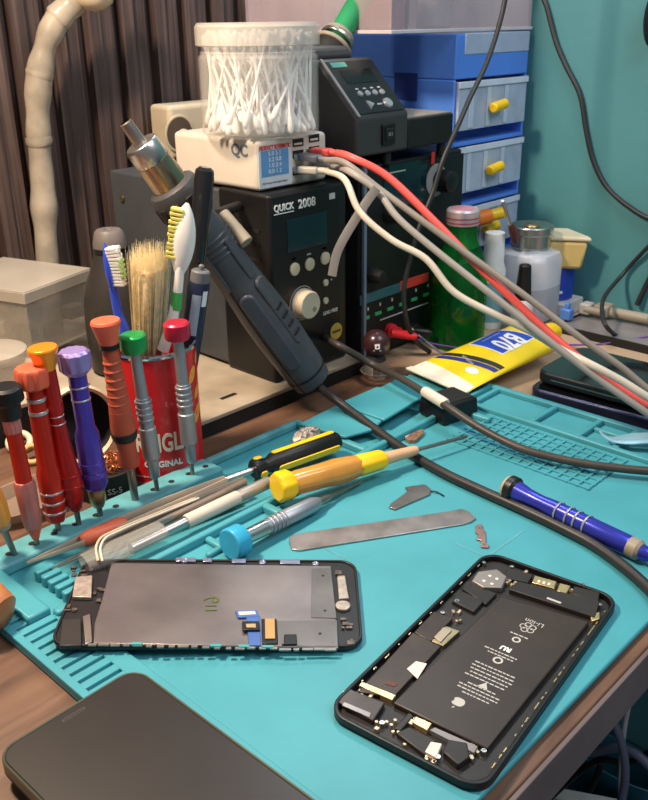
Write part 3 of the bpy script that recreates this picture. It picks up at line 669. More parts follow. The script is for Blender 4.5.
for x, y in ((294, 269), (309, 264), (324.5, 258)):
    c_ = QF(x, y, .3); B().lathe([(5.4, 0), (5.4, 1.6), (4.4, 2.2)], frame(c_, (0, -1, 0)), 28).build('button', CREAM, q)
    B().box(c_+Vector((0, 0, 8.5)), (5, .4, 1.6)).build('button_mark', GREYT, q)
for x, y in ((325, 282.5), (325, 300.5)):
    c_ = QF(x, y, .3); B().lathe([(3.0, 0), (3.0, 1.5), (2.4, 2)], frame(c_, (0, -1, 0)), 22).build('button', CREAM, q)
    B().box(c_+Vector((8, 0, 1)), (1.6, .4, 1.6)).build('button_mark', GREYT, q)
kc = QF(302, 303, .3)
B().ring([(15*math.cos(t*PI/20), 15*math.sin(t*PI/20)) for t in range(40)], [(14.3*math.cos(t*PI/20), 14.3*math.sin(t*PI/20)) for t in range(40)], 0, .3).build('dial_ring', GREYT, q, m=frame(kc, (0, -1, 0)))
kn = B().lathe([(13, 0), (13, 2), (12, 3), (12, 9.5), (11, 10.7), (.1, 11)], frame(kc, (0, -1, 0)), 40).build('dial_knob', M('cream_knob', (.66, .56, .43), .45), q)
B().lathe([(2.2, 0), (2.2, .3)], frame(kc+Vector((4, -11, -4)), (0, -1, 0)), 14).build('dial_dimple', TANG, kn)
text('lettering', 'LEAD FREE', 4.4, WHITEM, q, rotx(QF(330.5, 311.5, .8)), .15, xs=.9)
c_ = QF(336, 331, .4); st = B().lathe([(7.6, 0), (7.6, .5)], frame(c_, (0, -1, 0)), 30).build('round_sticker', M('gold_sticker', (.55, .36, .06), .4), q)
B().box(c_+Vector((0, -.6, 0)), (11, .2, 2.4)).build('sticker_band', M('dark_gold', (.12, .08, .02), .5), st)
B().lathe([(3.5, 0), (3.2, 3)], frame(QF(326, 338, .3), (0, -1, 0)), 20).build('cord_socket', BLACKM, q)

# ================================================================== POWER SUPPLY under the sloped station
px0, px1, py_, pz1 = 586, 738, 510, 182
p = thing('power_supply', (660, 600, 0), 'black bench power supply with red and green terminal row, right of the soldering station', 'power supply')
def PL_(x, y, z): return Vector((x-660, y-600, z))
B().box(PL_(662, 602, 92), (px1-px0, 176, 180)).build('case', BLACKM, p, bevel=2)
B().box(PL_(px0+1, 509, 92), (3.4, 4, 181)).build('side_trim', M('blue_grey_trim', (.14, .18, .24), .4), p, bevel=.8)
B().box(PL_(664, 512.5, 92), (148, 2, 172)).build('front_panel', M('psu_black', (.006, .007, .008), .5), p, bevel=.5)
def PF(px, py, off=0): v = onY(px, py, 511.4-off); return PL_(v.x, v.y, v.z)
B().box((PF(385, 195)+PF(425, 178))/2, (62, 1, 34)).build('display_window', SCR, p)
B().box(PF(405, 158)+Vector((0, 0, -9)), (46, 1.2, 10)).build('status_window', M('dark_green_glass', (.004, .03, .03), .15), p)
B().box(PF(395, 172, .6), (30, .4, 1)).build('print_line', GREYT, p); B().box(PF(433, 158, .6), (5, .5, 11)).build('red_mark', M('red_print', (.6, .03, .03), .5), p)
kk = PF(436, 180, .2)
B().lathe([(15.5, 0), (15.5, .4)], frame(kk, (0, -1, 0)), 30).build('dial_scale', M('scale_grey', (.30, .30, .30), .5), p); B().lathe([(11, 0), (11, 3), (10, 15), (8, 16)], frame(kk+Vector((5, -.3, -1)), (0, -1, 0)), 28, mod=flut(18, .06)).build('dial_knob', BLACK, p)
B().lathe([(8, 0), (7.6, 3), (6, 12), (5, 13)], frame(PF(372, 275, .2), (0, -1, 0)), 24, mod=flut(14, .08)).build('dial_knob', BLACKM, p)
B().lathe([(8, 0), (7.6, 3), (6, 12), (5, 13)], frame(PF(388, 215, .2), (0, -1, 0)), 24, mod=flut(14, .08)).build('dial_knob', BLACK, p)
def strip(xa, ya, xb, yb, h_, name, m_, th=1.4):
    a = PF(xa, ya, .3); c = PF(xb, yb, .3); B().box((a+c)/2, ((c-a).length, th, h_), basis(Vector((0, 0, 1)), (c-a)) if False else None).build(name, m_, p, bevel=.2)
strip(360, 300, 400, 288, 9, 'blue_label_strip', M('blue_green_label', (.03, .12, .15), .4)); strip(400, 286.5, 428, 276.5, 9, 'red_label_strip', M('red_label', (.60, .05, .04), .4))
for i in range(6):
    x = 366+i*12.0; y = 318-i*4.7; B().box(PF(x, y, .3), (9, 1.2, 3)).build('green_mark', M('green_mark', (.05, .36, .14), .5), p); B().box(PF(x+2, y-9, .3), (1.6, .8, 3)).build('tick_mark', GREYT, p)
strip(380, 320, 428, 303, 1.2, 'white_line', GREYT, .6)
for x, y, m_ in ((389, 330, M('red_terminal', (.65, .02, .03), .35)), (413, 329, BLACK)):
    B().lathe([(7, 0), (7, 5), (5.4, 6), (5.4, 12)], frame(PF(x, y, .2), (0, -1, 0)), 24).build('terminal', m_, p)
# banana plugs and ball knob
a = onY(392, 333, 499)
r = thing('banana_plug', frame(a, (.55, -.8, -.1)), 'red banana plug pushed into the power supply terminal', 'plug')
B().lathe([(3.8, 0), (4.2, 3), (4.0, 20), (2.4, 24)], None, 18).build('sleeve', M('red_terminal', (.65, .02, .03), .35), r); 
a = onY(413, 331, 498)
r = thing('cable_plug', frame(a, (.6, -.75, -.1)), 'black cable plug with brass ferrule beside the red banana plug', 'plug')
B().lathe([(3.6, 0), (4, 2), (4, 15), (2, 19)], None, 18).build('sleeve', BLACK, r); B().lathe([(4.2, -3), (4.2, 0)], None, 16).build('ferrule', BRASS, r)
bc = onY(376.5, 343, 478); 
r = thing('ball_handled_tip', (bc.x, bc.y, bc.z), 'dark plum ball knob with a small white logo in front of the power supply', 'knob')
B().ball((0, 0, 0), 12.4, n=32).build('ball', M('plum_ball', (.045, .014, .018), .3, coat=.3), r)
def wball(p_): 
    d_ = Vector((-.62, -.70, .25)); m_ = frame((0, 0, 0), d_, (.7, -.7, 0)); v = m_ @ Vector((p_.x-1, p_.y-3, 12)); return v.normalized()*(12.6+p_.z*.3)
lg = B().bx(-2.2, 2.2, -1.8, 3, 0, .2); lg.bx(-4, 4, -4.6, -3.4, 0, .2)
for v in lg.bm.verts: v.co = wball(v.co)
lg.build('white_logo', WHITEM, r)
b = B(); b.cyl((0, 0, -10), (0, 0, -16), 7, 9); b.build('socket', BLACKM, r, bevel=.5)
B().lathe([(3, 0), (2.4, bc.z-16)], Matrix.Translation((0, 0, -bc.z)), 12).build('stem', STEELD, r)
r = thing('clear_dish', at(377, 378, 0), 'small smoky clear dish under the ball knob', 'dish')
CL = M('smoky_clear', (.35, .30, .26), .15, clear=.45)
B().lathe([(.1, .4), (8, .4), (14, 6), (15.5, 8), (14.5, 8), (7.5, 1.5), (.1, 1.5)], None, 32, close=False).build('bowl', CL, r)

# ================================================================== SLOPED STATION with green handle
j = thing('sloped_soldering_station', (606, 580, 184), 'dark grey sloped soldering station with keypad, standing on the black power supply', 'soldering station')
def JL(x, y, z): return Vector((x-606, y-580, z-184))
jx0, jx1 = 572, 641
sec = [(505, 192), (505, 224), (549, 268), (566, 268), (600, 262), (690, 262), (690, 192)]
b = B(); n = len(sec); vs = [JL(jx0, y, z) for y, z in sec]+[JL(jx1, y, z) for y, z in sec]
b.faces(vs, [tuple(range(n))[::-1], tuple(range(n, 2*n))]+[(i, (i+1) % n, n+(i+1) % n, n+i) for i in range(n)]); b.build('body', M('station_grey', (.045, .042, .042), .45, var=.08), j, bevel=2.5)
B().box(JL(676, 560, 205), (68, 108, 26)).build('side_box', BLACKM, j, bevel=1.5)
B().box(JL(676, 560, 218.6), (66, 104, 1.2)).build('dusty_top', M('dusty_grey_top', (.30, .27, .24), .6), j)
for x, y in ((620, 512), (700, 512), (620, 680), (700, 600)): B().lathe([(4, -2.5), (4, 8)], Matrix.Translation(JL(x, y, 184)), 12).build('foot', BLACKM, j)
nrm = Vector((0, -1, 1)).normalized(); ux = Vector((1, 0, 0)); uy = Vector((0, 1, 1)).normalized()
pc = JL((jx0+jx1)/2+1, 527, 246)
mp = Matrix((ux, uy, nrm)).transposed().to_4x4(); mp.translation = pc+nrm*.3
B().rrect(62, 56, 2, 0, .8, c=(-1, 0)).build('keypad_panel', M('keypad_black', (.012, .011, .012), .35), j, m=mp)
B().rrect(3, 62, 1, 0, 1.6, c=(-33, 0)).build('edge_bezel', M('edge_grey', (.26, .24, .22), .4), j, m=mp)  # lighter grey bezel strip along the left edge of the keypad
B().rrect(19, 5.5, 1, .8, 1.2, c=(-16, 24)).build('brand_badge', M('green_badge', (.10, .32, .26), .5), j, m=mp)
B().rrect(40, 15, 1, .8, 1.1, c=(0, 11)).build('display_window', M('unlit_window', (.004, .003, .003), .2), j, m=mp)
for k in range(4):
    B().lathe([(3, 0), (2.6, 1.4), (1, 1.8)], mp @ Matrix.Translation((-13.5+k*9.5, -8, .7)), 16).build('button', SILV, j)
    B().rrect(4, 1.4, .4, .8, 1.0, c=(-13.5+k*9.5, -2.5)).build('button_mark', GREYT, j, m=mp)
B().lathe([(5.4, 0), (4, 1.8), (1, 2.2)], mp @ Matrix.Translation((-10, -20, .7)), 3).build('up_button', SILV, j)
B().lathe([(5.2, 0), (4.4, 1.8), (1, 2.2)], mp @ Matrix.Translation((13, -20, .7)), 20).build('round_button', SILV, j)
B().rrect(6, 1.4, .4, .8, 1.0, c=(2, -20)).build('button_mark', GREYT, j, m=mp)
sw = B().box(JL(612, 504, 208), (17, 3, 17)).build('power_switch', BLACK, j, bevel=.8)
B().box(JL(612, 502.2, 208), (11, 1.6, 10)).build('rocker', BLACKM, sw, bevel=.6)
text('rocker_mark', 'O I', 4, GREYT, sw, rotx(JL(612, 501.3, 208)), .1)
# holder block on top
hc = JL(598, 575, 268)
b = B(); b.box(hc+Vector((2, 6, 5)), (60, 44, 11), taper=.85); b.build('holder_base', DGREY, j, bevel=4, seg=3)
gh = dp(336, 41, (onY(345, 30, 578)-EYE).dot(fwd)); gt = dp(367, -12, (onY(345, 30, 578)-EYE).dot(fwd)+12)
gax = (gt-gh).normalized(); g0 = Vector(local(j, [gh])[0])
for k, (ra, dz) in enumerate(((18, -8), (16, 0), (14, 5))):
    B().lathe([(ra, dz), (ra, dz+3.5), (ra-5, dz+3.5), (ra-5, dz)], frame(g0, gax), 30).build('holder_ring', (TANG, STEEL, TANG)[k], j, bevel=.8)
B().lathe([(14, -30), (16.5, -6)], frame(g0, gax), 24).build('holder_cup', BLACKM, j)
r = thing('soldering_iron', frame(gh, gax), 'green handled soldering iron resting in the holder of the sloped station', 'soldering iron')
B().lathe([(6, -14), (9.5, -8), (10, 4), (10.5, 70), (8, 90)], None, 30).build('handle', M('green_foam_grip', (.01, .26, .09), .6, bump=.1), r)

# ================================================================== USB CHARGER AND COTTON BUD JAR
cx0, cx1, cy0, cy1, cz0, cz1 = 477, 556, 524, 630, 174.6, 214
u = thing('usb_charger', (516, 582, cz0), 'white multi port charger with small blue screen, on top of the black soldering station', 'charger')
def UL(x, y, z): return Vector((x-516, y-582, z-cz0))
B().box(UL(516.5, 577, (cz0+cz1)/2), (79, 106, cz1-cz0)).build('body', WHITE, u, bevel=4, seg=4)
def UF(px, py, off=0): v = onY(px, py, cy0-off); return UL(v.x, v.y, v.z)
B().box((UF(259, 150)+UF(291, 188))/2+Vector((0, 0, 2.2)), (36, .5, 31)).build('front_sticker', M('sticker_white', (.66, .70, .74), .4), u)
B().box(UF(275, 162.5, .3), (30, .6, 20)).build('screen', M('blue_screen', (.07, .20, .38), .3, emit=.25), u)
text('lettering', 'PRODUCT SCHEMATIC', 4.6, M('red_print', (.6, .03, .03), .5), u, rotx(UF(275, 147, .5)), .12, bold=.03, xs=.72)
text('screen_digits', '5.0 5.1\n3.2 0.8\n1.0 2.4\n0.0 1.2', 4.6, WHITEM, u, rotx(UF(275, 162, .8)), .05, xs=1.15)
text('lettering', 'USB charger with digital display', 2.3, M('grey_ink', (.12, .14, .2), .5), u, rotx(UF(275, 182, .5)), .05, xs=.95)
for x, y in ((298, 142.5), (314, 138), (298, 154), (314, 150), (298, 171), (314, 164)):
    o = B().box(UF(x, y, .2), (12, .8, 6)).build('usb_port', BLACKM, u); B().box(UF(x, y, .7)+Vector((0, 0, -1)), (9, .5, 1.6)).build('port_tongue', WHITE, o)
sl = UL(cx0-.4, 545, 205)
text('side_lettering', 'QC', 13, M('slate_ink', (.12, .17, .22), .5), u, Matrix.Translation(sl) @ Matrix.Rotation(-PI/2, 4, 'Z') @ Matrix.Rotation(PI/2, 4, 'X'), .1, bold=.02)

jc = onX(263, 138, 515); jx, jy = stand(261.5, 142, 47.5, cz1)
jar = thing('cotton_bud_jar', (jx, jy, cz1), 'round clear plastic jar full of cotton buds, on top of the white charger', 'jar')
JR = 47.5; jt = near(260, 40, jx, jy).z-cz1; lt = near(260, 22, jx, jy).z-cz1
CP = M('clear_plastic', (.80, .77, .72), .12, clear=.16)
B().lathe([(JR-4, .2), (JR-1, 1.5), (JR, 4), (JR, jt-12), (JR-3, jt-8), (JR-3, jt-2), (JR-4, jt-2), (JR-4, jt-8), (JR-1, jt-12.5), (JR-1, 4), (JR-4, 1.5), (.1, 1.2)], None, 64, close=False).build('jar_wall', CP, jar)
B().lathe([(JR-2.5, jt-9), (JR-1.4, jt-8.4), (JR-2.5, jt-7.6)], None, 64, close=False).build('thread_ring', CP, jar)
B().lathe([(JR+.2, jt-4), (JR+1.2, jt-3), (JR+1.2, lt-3), (JR-1, lt), (.1, lt), (.1, lt-1.4), (JR-2, lt-1.4), (JR-.4, lt-4), (JR-.4, jt-4)], None, 64, close=False, mod=None).build('lid', M('frosted_lid', (.62, .58, .52), .35, clear=.42), jar)
COT = M('cotton_white', (.86, .84, .82), .8, var=.05); bme = None
def budmesh():
    b = B(); b.lathe([(.1, 0), (1.5, .8), (2.5, 3), (2.6, 8), (1.9, 12), (1.15, 14), (1.15, 59), (1.9, 61), (2.6, 65), (2.5, 70), (1.5, 72.2), (.1, 73)], None, 10)
    return b.build('cotton_bud', COT, None, smooth=70)
first = budmesh(); k = 0
bl = []
RI = JR-4
while len(bl) < 190:
    a = random.uniform(0, 2*PI); q_ = RI*(random.random()**.3); z0 = 3.8+random.random()**3*18
    p0 = Vector((q_*math.cos(a), q_*math.sin(a), z0))
    a2 = a+random.gauss(0, 1.0)*1.1; q2 = RI*random.random()**.4
    p1 = Vector((q2*math.cos(a2), q2*math.sin(a2), 0)); h2 = (p1-p0).x**2+(p1-p0).y**2
    if h2 > 52**2: continue
    ax = Vector(((p1-p0).x, (p1-p0).y, math.sqrt(73**2-h2))).normalized(); top = p0+ax*73
    if math.hypot(top.x, top.y) > RI or top.z > lt-4: continue
    bl.append((p0, ax))
for k in range(22):                                        # some lying across, heads against the wall
    a = random.uniform(0, 2*PI); a2 = a+random.choice((-1, 1))*2*math.asin(min(1, 73/2/RI)); z_ = random.uniform(22, 58)
    p0 = Vector((RI*.97*math.cos(a), RI*.97*math.sin(a), z_)); p1 = Vector((RI*.97*math.cos(a2), RI*.97*math.sin(a2), z_+random.uniform(-8, 8))); ax = (p1-p0).normalized()
    if (p0+ax*73).xy.length < RI: bl.append((p0, ax))
for k, (p0, ax) in enumerate(bl):
    o = first if k == 0 else first.copy()
    if k: COL.objects.link(o)
    m_ = frame(Vector((jx, jy, cz1))+p0, ax); m_.translation *= S; o.matrix_world = m_
    tag(o, 'white cotton bud among the many in the clear lidded jar', 'cotton bud', 'cotton buds in the jar')

# ================================================================== HOT AIR GUN
g1 = onY(312, 380, 474); g0 = onY(125, 122, 520)
gx = (g1-g0); GL = gx.length
gun = thing('hot_air_gun', frame(g0, gx, Vector((0, 0, 1))), 'hot air gun with steel nozzle and ribbed dark handle leaning across the black station', 'hot air gun')
B().lathe([(3.4, 0), (4.4, .5), (4.6, 2), (4.8, 17), (4.8, 20), (3.6, 20), (3.4, 2)], None, 28, close=False).build('nozzle', STEELD, gun)
B().lathe([(4.8, 16), (11.3, 17), (12.4, 19), (12.6, 31), (12, 32)], None, 36).build('nozzle_collar', STEEL, gun, bevel=.4)
B().lathe([(12.6, 31.5), (13.2, 60)], None, 36).build('heater_barrel', M('heat_tinted_steel', (.42, .33, .22), .28, 1, var=.2), gun)
B().lathe([(14, 51), (17.5, 53), (19, 57), (19.4, 76), (15.5, 82), (.1, 82)], None, 40).build('vented_collar', DGREY, gun, bevel=.5)
for k in range(10):
    a = k*2*PI/10+.2; c_ = Vector((18.9*math.cos(a), 18.9*math.sin(a), 66)); B().box(c_, (2, 6, 12), Matrix.Rotation(a, 4, 'Z')).build('vent_slot', BLACKM, gun, bevel=.8)
HM = M('handle_slate', (.065, .069, .080), .42, var=.15, bump=.12)
prof = [(13, 78), (14.5, 90), (15, 110), (15.2, 130), (16.4, 150), (17.8, 172), (18.2, 195), (17.2, GL-18), (16, GL-5), (15.3, GL), (9, GL)]
B().lathe(prof, None, 40, sx=1.05, sy=.9).build('handle', HM, gun, smooth=50)
for k in range(4): B().lathe([(15-.0*k, 98+k*4.6), (15.7-.0*k, 99.3+k*4.6), (15-.0*k, 100.6+k*4.6)], None, 36, sx=1.05, sy=.92, close=False).build('grip_rib', HM, gun)
gm = gun.matrix_world.copy(); gm.translation /= S; gv = (gm.inverted() @ EYE); gphi = math.atan2(gv.y, gv.x)
def gs(off, z, r_): a = gphi+off; return Vector((1.05*r_*math.cos(a), .9*r_*math.sin(a), z)), Vector((math.cos(a), math.sin(a), 0))
c_, n_ = gs(.25, 186, 14.5); B().rrect(13, 78, 6, 0, 4.2).build('grip_pad', M('grip_pad_blue_grey', (.06, .07, .095), .38, bump=.15), gun, bevel=1.8, m=frame(c_, n_, n_.cross(Vector((0, 0, 1)))))
c_, n_ = gs(-.75, 176, 15); B().rrect(12, 66, 5, 0, 3.2).build('grip_pad', HM, gun, bevel=1.4, m=frame(c_, n_, n_.cross(Vector((0, 0, 1)))))
for s_ in (-1, 1):
    c_, n_ = gs(s_*.8+.1, 122, 12.6); B().rrect(8, 38, 3, 0, 3.6).build('neck_sleeve', HM, gun, bevel=1, m=frame(c_, n_, n_.cross(Vector((0, 0, 1)))))
for k in range(4):
    c_, n_ = gs(-.75, 172+k*9, 17.6); B().rrect(9, 3.2, 1.4, 0, 1.6).build('grip_notch', BLACKM, gun, bevel=.4, m=frame(c_, n_, n_.cross(Vector((0, 0, 1)))))
B().tube([gs(.75, z_, r_+.1)[0] for r_, z_ in prof[1:-1]], .5, 6).build('seam', BLACKM, gun)
B().lathe([(16.6, GL-12), (16.5, GL-10)], None, 40, sx=1.07, sy=.92, close=False).build('end_seam', BLACK, gun)
B().lathe([(9, GL-3), (8, GL+4), (5, GL+10)], None, 24).build('cord_boot', BLACK, gun, bevel=.4)
# cradle piece the gun lies in
def rod(o_, name, a, c, r_, m_): return B().cyl(*local(o_, [a, c]), r_, n=20).build(name, m_, o_, bevel=.8)
ca = onY(222, 214, 508); cb = onY(247, 243, 486)
cr_ = thing('gun_cradle', (ca.x, ca.y, 15), 'beige grey cradle arm holding the hot air gun beside the black station', 'holder')
rod(cr_, 'cross_arm', ca, cb, 5.5, TANG)
rod(cr_, 'cross_arm', onY(208, 240, 508), onY(214, 250, 492), 5, TANG)
rod(cr_, 'mounting_arm', ca+Vector((0, 4, 0)), Vector((473, 545, ca.z-6)), 4, BLACKM)

def cable(name, pts, r_, m_, lab, cat='cable', k=8, grp=None, n=10):
    """one continuous cable; returns the object"""
    P = smoothpath(pts, k); c_ = P[0]; o = B().tube([q_-c_ for q_ in P], r_, n).build(name, m_, None, smooth=80)
    o.location = c_*S; tag(o, lab, cat, grp); return o
CB = M('black_cable', (.022, .020, .020), .42, var=.15)
e_ = g1+gx.normalized()*4
cable('power_cable', [e_, at(332, 397, 22), at(352, 412, 16), at(400, 447, 8), at(440, 471, 7.4), at(480, 490, 7.4), at(520, 508, 7.4), at(560, 527, 7.4), at(600, 549, 7.4), at(648, 588, 7.4), at(690, 640, 7.4), Vector((432, 112, 6)), Vector((428, 98, -30)), Vector((440, 90, -160)), Vector((470, 110, -400))], 3.5, CB, 'thick black cord running from the hot air gun across the mat to the right')
sc = onY(326, 338, 507)
cable('power_cable', [sc, onY(340, 346, 480), at(372, 364, 26), at(400, 378, 27), at(430, 396, 25.5), at(448, 407, 25), at(480, 428, 18), at(520, 448, 13), at(560, 459, 11), at(600, 466, 11), at(648, 471, 11), Vector((565, 180, 11)), Vector((560, 120, 8)), Vector((565, 100, -20)), Vector((570, 95, -200)), Vector((580, 110, -420))], 3.1, M('brown_black_cable', (.05, .042, .036), .45, var=.15), 'brownish black cord from the station front passing over the black block')
sl0 = at(424, 391, 27); sl1 = at(446, 404.5, 25.3)
sv = thing('cable_sleeve', frame(sl0, sl1-sl0), 'pale sleeve wrapped round the cord above the black block', 'sleeve')
B().lathe([(3.7, 0), (4.4, 2), (4.6, (sl1-sl0).length-2), (3.8, (sl1-sl0).length)], None, 18).build('wrap', M('pale_sleeve', (.68, .60, .52), .5), sv)
# black block
bk = at(449, 421, 5); 
r = thing('magnet_block', Matrix.Translation((541, 378, 3.8)) @ Matrix.Rotation(math.radians(-12), 4, 'Z'), 'black rounded block sitting on the mat corner under the cord', 'block')
B().box((0, 0, 8.5), (38, 32, 16), taper=.94).build('body', BLACK, r, bevel=2.5, seg=3); B().rrect(30, 24, 3, 16.4, 16.9).build('top_pad', BLACKM, r)

# ================================================================== USB CABLES
US = {'red': M('red_cable', (.76, .10, .085), .4), 'white': M('white_cable', (.58, .52, .43), .4), 'grey': M('grey_cable', (.25, .22, .19), .45), 'grey2': M('light_grey_cable', (.30, .275, .25), .45)}
def plug(px, py, axis_px, m_, lab, w=9, l=18):
    a = onY(px, py, 522); c = dp(*axis_px, (a-EYE).dot(fwd)-10); ax = (c-a)
    r = thing('usb_plug', frame(a, ax, (0, 0, 1)), lab, 'plug')
    B().rrect(6, 11, 2, 1, l).build('moulding', m_, r, bevel=1.2, seg=3); B().lathe([(3, l), (2.4, l+9)], None, 14).build('strain_relief', m_, r)
    B().rrect(4, 10, .5, -5, 1).build('metal_shell', STEEL, r)
    return r.matrix_world.translation/S + ax.normalized()*(l+6)
D0 = 700
c1 = plug(312, 151, (334, 153), US['red'], 'red usb plug in the upper right port of the charger')
cable('usb_cable', [c1, dp(350, 157, 690), dp(388, 177, 684), dp(437, 224, 678), dp(478, 266, 672), dp(520, 306, 668), dp(562, 344, 664), dp(600, 373, 662), dp(660, 410, 660), Vector((646, 190, 24)), Vector((654, 138, 9)), Vector((658, 118, -14)), Vector((664, 112, -160)), Vector((673, 130, -380))], 3.1, US['red'], 'red usb cable arching from the charger towards the lower right')
c2 = plug(300, 156, (325, 160), M('slate_plug', (.12, .13, .15), .45), 'slate grey usb plug in the middle port of the charger')
cable('usb_cable', [c2, dp(345, 163, 684), dp(378, 188, 676), dp(421, 220, 668), dp(470, 256, 664), dp(520, 292, 660), dp(578, 336, 657), dp(620, 366, 655), dp(670, 402, 655), Vector((655, 190, 24)), Vector((663, 138, 9)), Vector((667, 118, -14)), Vector((673, 112, -160)), Vector((682, 130, -380))], 2.6, US['grey'], 'grey usb cable running just below the red one')
c3 = plug(314, 164, (333, 167), US['grey2'], 'light grey usb plug in the right port of the charger')
cable('usb_cable', [c3, dp(350, 172, 676), dp(378, 192, 668), dp(398, 218, 662), dp(435, 250, 656), dp(497, 299, 648), dp(549, 341, 644), dp(600, 380, 641), dp(640, 408, 640), dp(690, 440, 640), Vector((628, 190, 24)), Vector((636, 138, 9)), Vector((640, 118, -14)), Vector((646, 112, -160)), Vector((655, 130, -380))], 2.7, US['grey2'], 'light grey usb cable lying between the red and the white cable')
c4 = plug(299, 169, (326, 171), WHITE, 'white usb plug in the lower left port of the charger')
cable('usb_cable', [c4, dp(345, 180, 670), dp(360, 212, 664), dp(392, 240, 660), dp(426, 259, 656), dp(454, 292, 655), dp(496, 315, 654), dp(530, 331, 653), dp(560, 349, 652), dp(590, 364, 640), dp(620, 380, 638), dp(670, 408, 638), Vector((637, 190, 24)), Vector((645, 138, 9)), Vector((649, 118, -14)), Vector((655, 112, -160)), Vector((664, 130, -380))], lambda t: 2.5+.9*t, US['white'], 'cream white usb cable sagging lowest below the charger')
# grey cable tie strap
cs = [dp(377, 188, 660), dp(368, 200, 664), dp(355, 220, 668), dp(343, 240, 672), dp(336, 256, 676), dp(332, 276, 680)]
P = smoothpath(cs, 5); o = B().tube([q_-P[0] for q_ in P], 3.6, 10, flat=.2, hint=fwd).build('cable_strap', M('strap_grey', (.20, .19, .185), .4, .2), None, smooth=60)
o.location = P[0]*S; tag(o, 'flat grey strap hanging from the cable bundle in front of the station', 'strap')

# ================================================================== SOCKET STRIP on the slatted wall, lamp arm, clear boxes
so = onY(175, 128, WY-16); 
r = thing('power_socket', (so.x, WY-16, so.z), 'cream double power socket block on the slatted wall behind the charger', 'socket')
B().box((22, -18, 0), (112, 36, 56)).build('housing', CREAM, r, bevel=5, seg=4)
for x in (-22, 30):
    f_ = B().lathe([(20, 0), (20, 1.5), (17.5, 1.5), (16.5, -1)], frame((x, -36, -2), (0, -1, 0)), 40).build('socket_ring', CREAM, r, bevel=.5)
    B().lathe([(17, 0), (17, .9)], frame((x, -36.3, -2), (0, -1, 0)), 32).build('socket_well', M('socket_shade', (.10, .07, .05), .6), r)  # dark disc, shade inside the socket put into its colour
pr_ = thing('power_plug', (so.x-22, WY-53.4, so.z-3), 'cream power plug pushed into the wall socket', 'plug')
B().lathe([(7.5, 0), (8.5, 3), (8.5, 18), (6, 24), (3, 34)], frame((0, 0, 0), (.3, -1, -.45)), 24).build('plug_body', CREAM, pr_, bevel=.6)

LYP = 818
lp = [onY(52, 330, LYP), onY(46, 240, LYP), onY(43, 190, LYP), onY(39, 140, LYP-4), onY(38, 95, LYP-8), onY(43, 55, LYP-14), onY(56, 22, LYP-22), onY(74, 2, LYP-30), onY(92, -22, LYP-40)]
base = lp[0]; lp = [Vector((base.x+2, base.y, 17))] + lp
la = thing('desk_lamp', (base.x, base.y, 15.2), 'bendy desk lamp arm wrapped in yellowed clear tape in front of the slats', 'lamp')
WR = M('yellowed_tape', (.40, .34, .265), .3, var=.25, scale=40, bump=.9, coat=.4, bscale=45)
LP = smoothpath(local(la, lp), 10)
def lrad(t): return 11.8+.5*math.sin(t*71)+.8*math.sin(t*23+1)+.6*math.sin(t*41+2)
B().tube(LP, lrad, 20).build('arm', WR, la, smooth=60)
b = B()
for t in (.3, .45, .62, .8):
    i = int(t*(len(LP)-1)); d_ = (LP[i+1]-LP[i]); m_ = frame(LP[i], d_+Vector((random.uniform(-.3, .3)*d_.length, 0, 0))); 
    B().lathe([(12.2, -4), (13.3, -1), (12.4, 5)], m_, 24, close=False).build('tape_edge', WR, la)
B().lathe([(17, 0), (17, 6), (15, 12), (12, 20)], None, 40).build('base', BLACK, la, bevel=1)
hp = Vector(local(la, [onY(93, -13, LYP-45)])[0])
B().lathe([(.1, -21), (9, -19), (16, -14), (20, -6), (21, 4), (16, 18), (9, 26)], Matrix.Translation(hp), 40).build('lamp_head', M('warm_cream_head', (.75, .60, .42), .4), la, bevel=.6)

BOXP = M('frosted_box', (.50, .45, .37), .3, var=.15, scale=30, clear=.34)
LIDP = M('frosted_lid_box', (.52, .46, .38), .35, var=.08, scale=20, clear=.60)
bx0 = near(24, 292, 347, 681); BH = bx0.z-30.5; bw = 86
MBX = Matrix.Translation((347, 681, 30.5)) @ Matrix.Rotation(math.radians(18), 4, 'Z')
bo = thing('parts_organiser_box', MBX, 'large frosted clear compartment box with shallow lid on the riser shelf', 'storage box')
def shell(b, x0, x1, y0, y1, z0, z1, t=1.6):
    b.ring([(x0, y0), (x1, y0), (x1, y1), (x0, y1)], [(x0+t, y0+t), (x1-t, y0+t), (x1-t, y1-t), (x0+t, y1-t)], z0, z1); b.bx(x0, x1, y0, y1, z0-t, z0); return b
YL = 105
shell(B(), 1, bw, 1, YL, 1.6, BH-10).build('box_body', BOXP, bo, bevel=.8)
B().bx(0, bw+1, 0, YL+1, BH-2, BH).build('lid', LIDP, bo, bevel=.8)
B().ring([(-.6, -.6), (bw+1.6, -.6), (bw+1.6, YL+1.6), (-.6, YL+1.6)], [(1, 1), (bw, 1), (bw, YL), (1, YL)], BH-11, BH-1.5).build('lid_rim', LIDP, bo, bevel=.6)
B().bx(44, 45.4, 3, YL-2, 2, BH-12).build('divider', BOXP, bo); B().bx(3, bw-2, 60, 61.4, 2, BH-12).build('divider', BOXP, bo)
for k in range(9):
    x, y = random.choice((14, 24, 34, 54, 64, 74)), random.uniform(14, 50)
    o = B().box((0, 0, 6), (random.uniform(12, 20), random.uniform(8, 16), 12)).build('spare_part', M('spare_part_%d' % (k % 3), ((.05, .05, .06), (.30, .28, .26), (.12, .12, .14))[k % 3], .5), None, bevel=1)
    o.location = (MBX @ Vector((x, y, 2.2+(k % 3)*13)))*S; o.rotation_euler.z = random.uniform(0, 3); tag(o, 'small dark spare part lying inside the frosted compartment box', 'spare part', 'spare parts in the frosted box')
    
